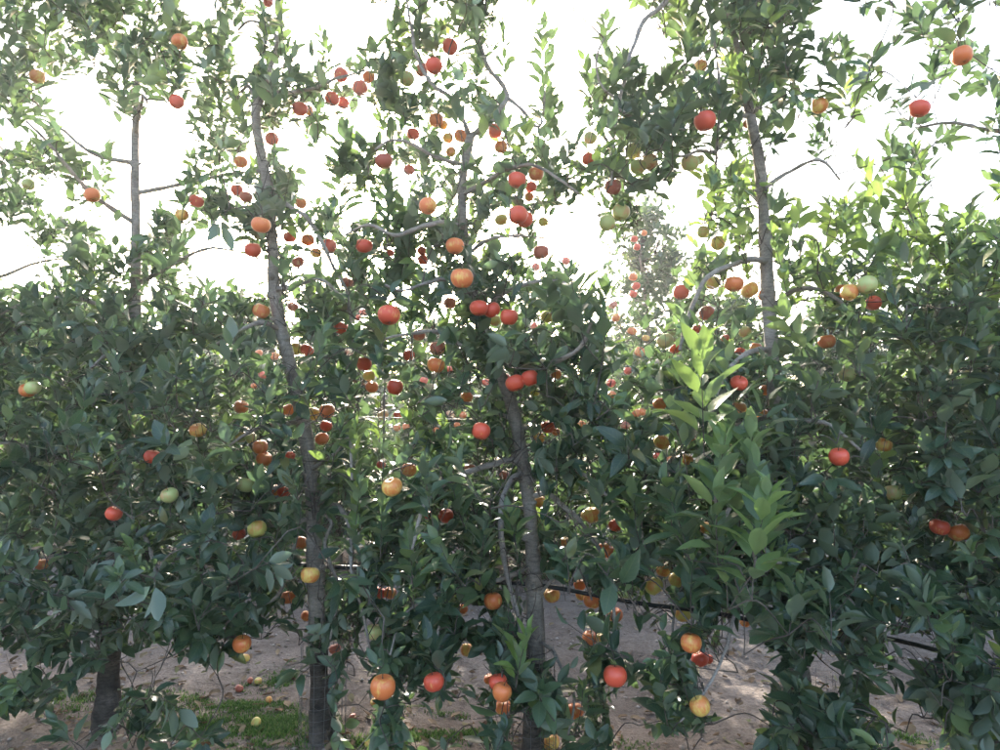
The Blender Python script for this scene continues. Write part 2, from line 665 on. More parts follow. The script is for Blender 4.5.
# clods and small stones
def scatter_clods(n):
    ico = np.array([(0, 0, 1), (1, 0, 0), (0, 1, 0), (-1, 0, 0), (0, -1, 0), (0, 0, -1)], float)
    fc = np.array([(0, 1, 2), (0, 2, 3), (0, 3, 4), (0, 4, 1), (5, 2, 1), (5, 3, 2), (5, 4, 3), (5, 1, 4)], np.int32)
    x = rng.uniform(-4.5, 4.5, n)
    y = 1.6 + 7.5 * rng.random(n) ** 1.6
    s = 0.004 + 0.012 * rng.random(n) ** 3.5
    th = rng.uniform(0, 6.28, n)
    v = ico[None] * (0.7 + 0.5 * rng.random((n, 6, 1)))
    v = v * np.stack([s * 1.2, s, s * 0.7], -1)[:, None, :]
    c, sn = np.cos(th)[:, None], np.sin(th)[:, None]
    v = np.stack([v[..., 0] * c - v[..., 1] * sn, v[..., 0] * sn + v[..., 1] * c, v[..., 2]], -1)
    v = v + np.stack([x, y, gz(x, y) + s * 0.25], -1)[:, None, :]
    f = fc[None] + (np.arange(n) * 6)[:, None, None]
    d = np.ones((n, 6, 4))
    d[..., 0] = rng.random(n)[:, None]
    o = link_mesh('soil_clods', v.reshape(-1, 3), f.reshape(-1, 3), M['clod'], None, d.reshape(-1, 4), True)
    tag(o, 'small clods and stones scattered on the bare soil', 'clods', None, 'stuff')


scatter_clods(9000)


def scatter_litter(n):
    x = rng.uniform(-4.2, 4.2, n)
    off = rng.normal(size=n) * 0.7
    y = np.where(rng.random(n) < 0.55, row_y(x) + off, 1.8 + 6 * rng.random(n))
    a = rng.uniform(0, 6.28, n)
    A = np.stack([np.cos(a), np.sin(a), rng.normal(size=n) * 0.12], -1)
    N = np.stack([rng.normal(size=n) * .3, rng.normal(size=n) * .3, np.ones(n)], -1)
    A = norm(A)
    N = norm(N - A * (A * N).sum(1, keepdims=True))
    L = rng.uniform(0.03, 0.075, n)
    P = np.stack([x, y, gz(x, y) + 0.008], -1)
    curl = [leaf_template(.42, -.22, .7, .03, .3, seed=11), leaf_template(.34, .25, -.6, .04, -.3, seed=12),
            leaf_template(.5, -.1, .4, .05, .1, seed=13)]
    V, F, D = leaf_mesh_arrays(P, A, N, L, rng.random(n), curl, rng)
    o = link_mesh('leaf_litter', V, F, M['litter'], None, D)
    tag(o, 'dry brown fallen leaves lying on the soil', 'leaf litter', None, 'stuff')


scatter_litter(2600)


# low weeds along the foot of the row
def grass(patches):
    VV, FF, DD, b = [], [], [], 0
    for (px, py, rx, ry, n, hh) in patches:
        c = on_ground(px, py)
        tufts = []
        for _ in range(max(8, n // 45)):
            r_ = R.random() ** 0.6 * 1.25
            a = R.uniform(0, 6.28)
            tufts.append((c[0] + rx * r_ * math.cos(a), c[1] + ry * r_ * math.sin(a), R.uniform(.006, .034), r_))
        for _ in range(n):
            tx, ty, tr_, r_ = R.choice(tufts)
            x, y = tx + R.gauss(0, tr_) * 1.3, ty + R.gauss(0, tr_)
            z = float(gz(x, y)) - 0.004
            h = hh * R.uniform(0.3, 1.0) * (1.15 - 0.5 * r_)
            t = R.uniform(0, 6.28)
            lean = h * R.uniform(0.2, 1.1)
            w = R.uniform(0.0014, 0.0034)
            dx, dy = math.cos(t), math.sin(t)
            VV += [(x - dy * w, y + dx * w, z), (x + dy * w, y - dx * w, z),
                   (x + dx * lean * .4 - dy * w * .8, y + dy * lean * .4 + dx * w * .8, z + h * .65),
                   (x + dx * lean * .4 + dy * w * .8, y + dy * lean * .4 - dx * w * .8, z + h * .65),
                   (x + dx * lean, y + dy * lean, z + h)]
            FF += [(b, b + 1, b + 3), (b, b + 3, b + 2), (b + 2, b + 3, b + 4)]
            q = R.random() ** 1.2
            DD += [(q, 0, 0, 1)] * 5
            b += 5
    o = link_mesh('grass', np.array(VV), np.array(FF, np.int32), M['grass'], None, np.array(DD))
    tag(o, 'low green grass and moss patches at the foot of the trees', 'grass', None, 'stuff')


grass([(262, 735, .30, .16, 6000, .028), (285, 722, .16, .07, 2600, .03), (250, 708, .20, .07, 3200, .03),
       (285, 678, .10, .09, 900, .03), (262, 688, .16, .07, 700, .025), (395, 740, .14, .08, 900, .03),
       (440, 740, .20, .07, 1300, .03), (480, 736, .12, .05, 600, .03), (420, 712, .2, .06, 500, .03),
       (355, 742, .12, .06, 800, .03), (210, 725, .3, .14, 2500, .034), (140, 705, .35, .14, 2600, .035),
       (60, 700, .3, .12, 1500, .035), (620, 748, .1, .04, 200, .03), (330, 535, .5, .2, 900, .05), (450, 548, .5, .2, 700, .05),
       (900, 740, .2, .08, 600, .03)])


# ------------------------------------------------------------------ apples seen in the photograph: x y diameter colour depth | label
APPLES = """
341 75 14 r F | red apple at the tip of the top left limb, highest there
369 77 12 o F | orange red apple half behind another, right end of top left limb
360 88 14 r F | red apple in front of the orange one ending the top left limb
332 99 14 r F | red apple, left of a touching pair below the top left limb
343 103 12 r F | smaller red apple, right of the touching pair under top left limb
300 109 14 r F | pale red apple hanging alone against white sky under top left limb
308 110 10 y F | small yellow orange apple peeping from behind a pale red one
272 139 13 r F | pinkish red apple beside the left trunk below its fork
241 162 12 o F | orange apple at the left edge below the left trunk's fork
237 190 11 r F | red apple cut by the left picture edge, upper of that pair
246 197 12 b F | dull red apple next to the red one at the left edge
268 2 10 r F | red apple cut by the top edge above the left trunk's curved twig
384 161 16 b F | dull red apple above the thin steel stake
450 47 15 r F | red apple highest in the middle tree's crown
434 66 16 r F | red apple with a pale cheek high in the middle crown
422 70 13 b F | dull brownish apple left behind the pale cheeked red one
407 79 15 g F | green apple leftmost in the high cluster of the middle crown
436 120 14 o F | orange red apple left of the middle trunk's top
443 125 9 y F | small orange apple touching a bigger one near middle trunk's top
413 134 12 r F | red apple partly under a leaf, left upper middle crown
448 138 10 y F | amber apple between leaves just left of pale upper middle trunk
461 136 13 o F | long orange apple touching the pale upper middle trunk
451 152 10 y F | lower amber apple beside the pale upper middle trunk
495 131 14 r F | red apple right of the middle trunk's fork
501 147 13 o F | orange apple hanging below the red one right of the fork
409 170 11 r F | small red apple left of the upper middle trunk, under a leafy shoot
517 180 17 r F | big red apple right of the middle trunk above a touching pair
536 174 15 o F | bright orange apple beside the big red one at middle right
531 187 11 r F | small red apple tucked under the bright orange one
529 197 9 o F | tiny orange apple under the small tucked red one
518 215 18 r 2.6 | red apple showing its calyx, front of the overlapping pair
524 219 17 r 2.7 | red apple behind the one that shows its calyx
501 220 12 u F | yellowish apple left of the overlapping red pair
543 222 9 u F | small yellow green apple right of the overlapping red pair
541 252 15 b F | dull orange apple alone under two broad leaves against sky
590 138 13 g F | light green apple at the left side of the hanging top right branch
588 159 12 r F | rosy apple under the light green one on hanging branch
633 151 15 g F | green apple, upper of the three touching on the hanging branch
638 167 15 g F | green apple, lower of the three touching on the hanging branch
650 162 15 p F | pale cream apple touching two green ones on the hanging branch
690 163 17 g F | green apple showing its calyx at the hanging branch's right end
699 160 11 g F | small green apple behind the one showing its calyx
705 121 20 r 2.5 | big round red apple left of the right trunk's top
613 187 16 b F | dull reddish apple above two green ones on the hanging branch
621 212 16 g F | green apple, right one at the bottom of the hanging branch
607 223 16 g F | green apple, left one at the bottom of the hanging branch
701 66 12 y F | sunlit yellow apple high in the right tree's crown
747 124 8 o F | tiny sunlit orange apple against the right trunk
301 203 11 o F | small pale orange apple against sky right of the left trunk
261 225 17 o F | big orange apple just left of the left trunk
253 250 15 r F | red apple below the big orange one left of trunk
290 237 12 r F | red apple half behind leaves, first right of left trunk
308 240 12 o F | orange red apple, second right of the left trunk
329 246 14 r F | round red apple, third right of the left trunk
316 253 10 y F | yellow orange apple below the second right of left trunk
364 246 16 r F | red apple under a leaf midway between left and middle trunks
390 253 8 r F | small red fruit right of the leaf covered one between trunks
298 262 11 b F | dull apple in leaves close right of left trunk
347 283 12 b F | brownish orange apple deep in leaves between left and middle trunks
261 311 15 o F | orange apple left of the left trunk's bare middle
293 307 10 b F | dull small apple right of the left trunk's bare middle
389 315 20 r 2.45 | large red apple hanging at the centre left of middle tree
341 328 14 r F | dark red round apple midway between the trunks
307 350 12 r F | red apple near left trunk beside a green one
296 349 12 u F | greenish apple touching the left trunk beside a red one
364 364 14 r F | red apple above an orange one, left of middle tree
409 355 12 r F | red apple left of two stacked orange ones
428 206 17 o 2.6 | orange apple left of upper middle trunk , topmost of three down its side
455 246 17 o 2.6 | orange apple with a leaf across it touching the middle trunk
462 278 20 o 2.45 | big orange red apple on the middle trunk, above the red trio
422 251 9 r F | small red fruit, upper of two left of the leaf crossed apple
423 260 10 r F | small red fruit, lower of two left of the leaf crossed apple
479 308 17 r 2.6 | red apple, left of the trio on the middle trunk
492 310 16 r 2.65 | red apple, middle of the trio on the middle trunk
509 317 17 r 2.6 | red apple, right of the trio on the middle trunk
495 321 11 u F | greenish apple peeping from behind the red trio
450 303 12 b F | dull greenish apple left of the red trio
438 348 15 b F | yellow brown apple above the orange one, left of middle trunk
436 365 16 o F | orange red apple below a yellow brown one, left of middle trunk
547 317 12 u F | yellow green apple in leaves right of the red trio
419 335 12 b F | dull red apple in shade up left of the yellow brown one
718 243 14 u F | yellow green apple in sunlit leaves left of right trunk
703 232 12 g F | green apple beside the yellow green one near right trunk
681 292 15 r F | red apple at the left of the bare arched limb
713 283 13 u F | yellow green apple just under the bare arched limb
734 284 17 o F | orange red apple under the arched limb near right trunk
750 290 16 y F | golden apple right of the orange one under arched limb
764 295 12 o F | orange apple at the right edge under the arched limb
707 313 14 b F | dull pinkish apple inside the curve of the arched limb
665 341 15 g F | green apple above the big foreground shoot's left leaves
675 349 10 r F | red fruit right of the green one near foreground shoot
697 329 9 r F | small red fruit behind the tip of the foreground shoot
745 332 12 g F | green apple at right below the arched limb
740 352 9 r F | small red fruit low right of the foreground shoot's tip
756 348 11 o F | orange fruit at the right edge beside a small red one
725 338 8 b F | tiny dull fruit right of the foreground shoot's tip
241 407 13 o F | orange apple at left edge level with the first trunk knot
289 410 12 o F | orange apple hugging the left trunk's left side
313 414 13 u F | yellow green apple right of left trunk in a cluster of four
327 411 14 o F | orange red apple, top right of the cluster of four
326 426 11 r F | small red apple, third down in the cluster of four
322 439 12 o F | orange apple lowest in the cluster of four by left trunk
241 437 11 g F | green apple at left edge above a larger green one
251 438 10 g F | small green apple right of the green one at left edge
260 447 14 o F | orange apple upper of an overlapping pair left of left trunk
264 459 14 o F | orange red apple lower of an overlapping pair left of trunk
290 456 9 r F | small red apple close left of the left trunk
246 485 15 g F | larger green apple near the left edge, mid height
276 490 11 o F | orange apple, left of two joined side by side
284 492 12 r F | red orange apple, right of two joined side by side
257 529 16 u F | yellow green apple low at left between drooping leaves
239 534 12 r F | red apple cut by the left edge beside a yellow green one
300 543 13 o F | orange apple touching the lower left trunk's left side
372 387 12 o F | orange apple between red ones, left of middle tree
369 376 11 u F | dull green apple directly below the red one left of middle
395 387 15 r F | red apple with a leaf over it, left of middle tree
383 415 10 p F | pale pink apple lit from behind by yellow leaves
398 415 8 r F | tiny red fruit right of the pale pink one
392 487 19 y 2.45 | large yellow apple with a red cheek, centre left, mid height
381 465 8 r F | tiny red fruit above the large yellow apple
504 379 12 r F | red apple half hidden, leftmost of three at trunk bend
515 383 18 r 2.6 | large red apple, middle of three at trunk bend
530 378 16 r 2.6 | red apple, rightmost of three at trunk bend
535 392 9 u F | small yellow green apple under the rightmost at trunk bend
481 431 17 r 2.6 | round red apple alone left of the middle trunk's bare part
548 427 13 r F | crimson apple alone right of the middle trunk's bare part
539 438 11 y F | amber apple below left of the crimson one
556 432 8 o F | tiny orange fruit right of the crimson apple
467 397 11 o F | orange apple in leaves above left of the lone round red
409 470 14 o F | brownish orange apple right above the large yellow one
470 469 11 b F | brownish red apple at the end of the side limb
504 475 10 b F | dull red apple between side limb and pale curved limb
540 502 11 y F | yellow orange apple touching the middle trunk's right side
588 516 13 u F | yellow green apple on the right side limb of middle tree
446 516 14 r F | red orange apple under leaves, low left of middle trunk
428 515 8 r F | tiny red fruit left of the low red orange one
556 374 10 o F | dull orange fruit right of the three at trunk bend
565 542 9 y F | small amber apple below the right side limb
739 383 15 r 2.4 | rosy apple with a pale cheek right of foreground shoot
660 404 13 o F | orange apple left of the foreground shoot's long leaf
662 442 15 y F | golden brown apple left of the foreground shoot
692 439 10 o F | orange fruit close left of the foreground shoot's stem
687 459 11 y F | yellow fruit low left of the foreground shoot's stem
592 515 15 y F | yellow brown apple in shade right of the side limb
616 525 13 r F | bright red fruit sliver between dark leaves, lower right
706 528 11 y F | brown orange apple deep behind the foreground shoot's base
604 547 9 o F | small orange fruit low right of the side limb
766 390 11 o F | orange apple cut by the right edge, mid height
739 408 13 y F | golden apple in shade right of foreground shoot
764 416 12 y F | yellow apple at right edge below an orange one
310 575 16 y 2.75 | orange yellow apple in front of the lower left trunk
289 597 14 o F | orange red apple under leaves left of the lower left trunk
306 616 9 o F | small orange fruit left of the lower left trunk
242 644 16 o F | glowing orange apple at left edge above bare soil
380 593 11 r F | red apple touching an orange one, low between trunks
390 593 11 o F | orange apple touching a red one, low between trunks
374 632 16 g F | green brown apple low right of left trunk
335 649 10 b F | withered brown fruit in front of the lower left trunk
383 687 22 o 2.3 | large orange apple under leaves, low centre left
493 601 16 o F | orange apple left of the lower middle trunk
552 595 14 y F | amber apple beside the irrigation pipe right of middle trunk
467 650 12 y F | small yellow apple with red cheek over bare soil
434 682 18 r 2.5 | bright red apple hanging low over the grass
498 682 16 r 2.5 | red apple, top of the low stack by middle trunk
502 692 17 o 2.45 | orange apple, front of the low stack by middle trunk
503 707 14 o F | orange apple, bottom of the low stack by middle trunk
489 679 9 o F | orange sliver of a fruit behind the low stack
575 711 15 o F | orange apple with green leaf at bottom right of middle trunk
551 742 15 y F | yellow apple at the bottom edge right of middle trunk
463 609 9 o F | dull orange fruit in shade left of lower middle trunk
580 585 11 o F | red orange fruit, top of the chain over the pipe
581 595 10 y F | amber fruit, second of the chain over the pipe
592 601 15 o F | orange apple, lowest of the chain over the pipe
615 615 14 o F | pinkish orange apple right of the chain below pipe
590 638 13 o F | orange apple below the chain, left of a yellow one
599 638 9 u F | yellow green fruit right of the orange below the chain
615 676 20 r 2.4 | big red apple hanging lowest over soil, right of trunk
654 586 16 u F | yellow green apple, left of a pair above the pipe
677 580 15 u F | yellow green apple, right of a pair above the pipe
663 571 12 y F | orange yellow apple above the yellow green pair
683 614 15 u F | yellow green apple below the pipe's right end
691 643 18 o 2.4 | big orange apple beside the pale lower right limb
700 659 15 r F | red apple below the big orange by the lower right limb
708 659 9 r F | sliver of red apple right of the red by lower limb
700 706 18 y 2.4 | yellow brown apple at the end of the pale lower right limb
745 622 9 o F | small sunlit orange fruit right of the pale lower limb
609 552 12 o F | dull orange apple above the chain over the pipe
357 317 7 r B | tiny red apple in the row behind, left of the large red
363 312 7 r B | tiny higher red apple in the row behind left of large red
349 352 8 p B | tiny pink apple in the row behind, under dark red round
275 356 8 o B | tiny orange apple in the row behind, at left trunk
259 353 7 o B | tiny orange apple in the row behind, far left
566 261 8 r B | tiny pink apple in the far tree top against white sky
536 267 8 r B | tiny pink apple far behind the lone dull orange one
534 326 7 r B | tiny pink apple far behind, right of the red trio
634 239 7 r B | tiny red apple, upper of the far tall tree top trio
637 247 7 r B | tiny red apple, lower of the far tall tree top trio
644 233 6 o B | tiny orange apple, highest in the far tall tree
633 277 8 o B | tiny orange apple, upper of a column in far tall tree
636 286 8 r B | tiny red apple, middle of a column in far tall tree
633 294 8 r B | tiny red apple, lowest of a column in far tall tree
613 305 8 b B | tiny dull apple left in the far tall tree
616 318 8 o B | tiny orange apple lower left in the far tall tree
640 352 10 o B | orange apple at the foot of the far tall tree's lit crown
632 331 8 o B | tiny orange apple left of centre in far tall tree
646 338 7 y B | tiny yellow apple right of centre in far tall tree
254 386 6 o B | tiniest orange apple far left in the row behind
263 375 8 r B | tiny red apple in the row behind, left of left trunk
406 427 7 o B | tiny orange apple, right of a far pair centre left
397 428 7 o B | tiny orange apple, left of a far pair centre left
424 381 8 r B | tiny red apple far behind left of the far trunk
463 415 7 o B | tiny orange apple far behind, right of far trunk
457 425 6 o B | tiny orange apple lower right of far trunk
450 414 7 p B | tiny pale apple close right of far trunk
436 430 6 o B | tiny orange apple on the far trunk
450 369 7 r B | tiny red apple far behind above the pale far one
486 382 7 r B | tiny red apple far behind left of trunk bend
581 424 8 o B | tiny orange apple far behind right of the crimson one
636 413 8 o B | tiny orange apple, left of touching far pair
642 412 8 o B | tiny orange apple, right of touching far pair
611 383 9 r B | tiny red apple, upper of a far vertical pair
612 395 8 o B | tiny orange apple, lower of a far vertical pair
628 371 8 r B | tiny red apple far behind, above the touching far pair
625 425 9 b B | dull red far apple below the touching far pair
657 456 7 r B | tiny red far apple below the golden brown one
670 460 8 o B | tiny orange far apple below the golden brown one
"""
FALLEN = """
245 662 9 y | yellowish windfall apple on bare soil under the glowing orange one
258 684 7 u | small green windfall apple at the weed patch's upper rim
239 692 8 b | brown windfall apple on soil at the left edge
269 703 7 y | yellow windfall apple between the two weed patches
256 727 10 u | biggest green windfall apple lying in the bottom left weeds
374 705 7 y | yellow windfall apple under the large orange one
353 720 7 b | brown windfall apple right of the left tree's foot
379 719 7 o | orange windfall apple below the large low orange
369 747 9 u | pale green windfall apple at the bottom edge
250 683 6 b | tiny brown windfall apple left of the small green windfall
"""


def apple_mesh(seg=20, rings=13, lobes=0.018):
    """unit-diameter apple: stem hollow on top, calyx hollow with five bumps below"""
    prof = []
    for i in range(rings + 1):
        t = math.pi * i / rings
        r = 0.5 * (math.sin(t) ** 0.86) * (1.0 + 0.055 * math.cos(t))
        z = 0.455 * math.cos(t)
        if t < 0.62:
            z -= 0.14 * (1 - t / 0.62) ** 1.6
        if t > math.pi - 0.50:
            z += 0.10 * (1 - (math.pi - t) / 0.50) ** 1.6
        prof.append((r, z))
    V = [(0, 0, prof[0][1])]
    for i in range(1, rings):
        r, z = prof[i]
        for k in range(seg):
            a = 2 * math.pi * k / seg
            q = 1 + lobes * math.cos(5 * a) * (0.4 + 0.6 * i / rings)
            zz = z + 0.012 * math.cos(5 * a) * (i / rings) ** 6
            V.append((r * q * math.cos(a), r * q * math.sin(a), zz))
    V.append((0, 0, prof[-1][1]))
    F = [(0, 1 + k, 1 + (k + 1) % seg) for k in range(seg)]
    for i in range(rings - 2):
        for k in range(seg):
            a, b = 1 + i * seg + k, 1 + i * seg + (k + 1) % seg
            F.append((a, a + seg, b + seg, b))
    e = len(V) - 1
    s = 1 + (rings - 2) * seg
    F += [(e, s + (k + 1) % seg, s + k) for k in range(seg)]
    return np.array(V), F, prof[0][1], prof[-1][1]


AV, AF, ATOP, ABOT = apple_mesh()
APPLE_ME = {}


def apple_data(colour):
    if colour not in APPLE_ME:
        me = bpy.data.meshes.new('apple_' + colour)
        me.from_pydata(AV.tolist(), [], AF)
        me.polygons.foreach_set('use_smooth', np.ones(len(me.polygons), dtype=bool))
        me.materials.append(M[colour])
        APPLE_ME[colour] = me
    return APPLE_ME[colour]


sv, sf = tube(smooth_path([(0, 0, ATOP - .02), (.015, 0, ATOP + .14), (.06, .01, ATOP + .32)], .06), [.022] * 8, 5)
STEM_ME = bpy.data.meshes.new('stem')
STEM_ME.from_pydata(sv.tolist(), [], sf)
STEM_ME.materials.append(M['stem'])
cb = Bag()
for k in range(5):
    a = k * 1.2566
    c, s = math.cos(a), math.sin(a)
    cb.add([(c * .02 - s * .02, s * .02 + c * .02, ABOT - .002), (c * .02 + s * .02, s * .02 - c * .02, ABOT - .002),
            (c * .075, s * .075, ABOT - .055), (c * .03, s * .03, ABOT - .012)], [(0, 1, 2), (0, 2, 3), (1, 3, 2)])
CALYX_ME = bpy.data.meshes.new('calyx')
CALYX_ME.from_pydata(np.vstack(cb.v).tolist(), [], cb.f)
CALYX_ME.materials.append(M['calyx'])


def put_apple(name, loc, dia, colour, label, group, tilt=0.25, detail=True):
    o = bpy.data.objects.new(name, apple_data(colour))
    COL.objects.link(o)
    o.location = loc
    o.scale = (dia * R.uniform(.95, 1.04), dia * R.uniform(.95, 1.04), dia * R.uniform(0.9, 1.04))
    o.rotation_euler = (R.gauss(0, tilt), R.gauss(0, tilt), R.uniform(0, 6.28))
    tag(o, label, 'apple', group)
    if detail:
        for nm, me in (('stem', STEM_ME), ('calyx', CALYX_ME)):
            c = bpy.data.objects.new(nm, me)
            COL.objects.link(c)
            c.parent = o
    return o


APP = []          # place, diameter, colour, label, zone
for line in APPLES.strip().splitlines():
    a, lab = line.split('|')
    x, y, d, c, z = a.split()
    x, y, d = float(x), float(y), float(d)
    rd = row_d(x)
    if z == 'F':
        dep = min(max(46.0 / d, rd - 0.6), rd + 0.3)
    elif z == 'B':
        dep = row_d(x) + 3.35
    else:
        dep = float(z)
    p = at(x, y, dep)
    ln = math.hypot((x - 500) / FPX, 1)
    APP.append((p, d * dep / FPX * 1.12, c, lab.strip(), 'B' if z == 'B' else 'F'))
for p, dia, c, lab, z in APP:
    put_apple('apple', p, dia, c, lab, 'apples in the row behind' if z == 'B' else 'apples on the front row of trees', 0.22, z == 'F')
for line in FALLEN.strip().splitlines():
    a, lab = line.split('|')
    x, y, d, c = a.split()
    p = on_ground(float(x), float(y))
    dia = float(d) * p[1] / FPX
    p[2] += dia * 0.40
    put_apple('fallen_apple', p, dia, c, lab.strip(), 'windfall apples on the ground', 1.2, False)


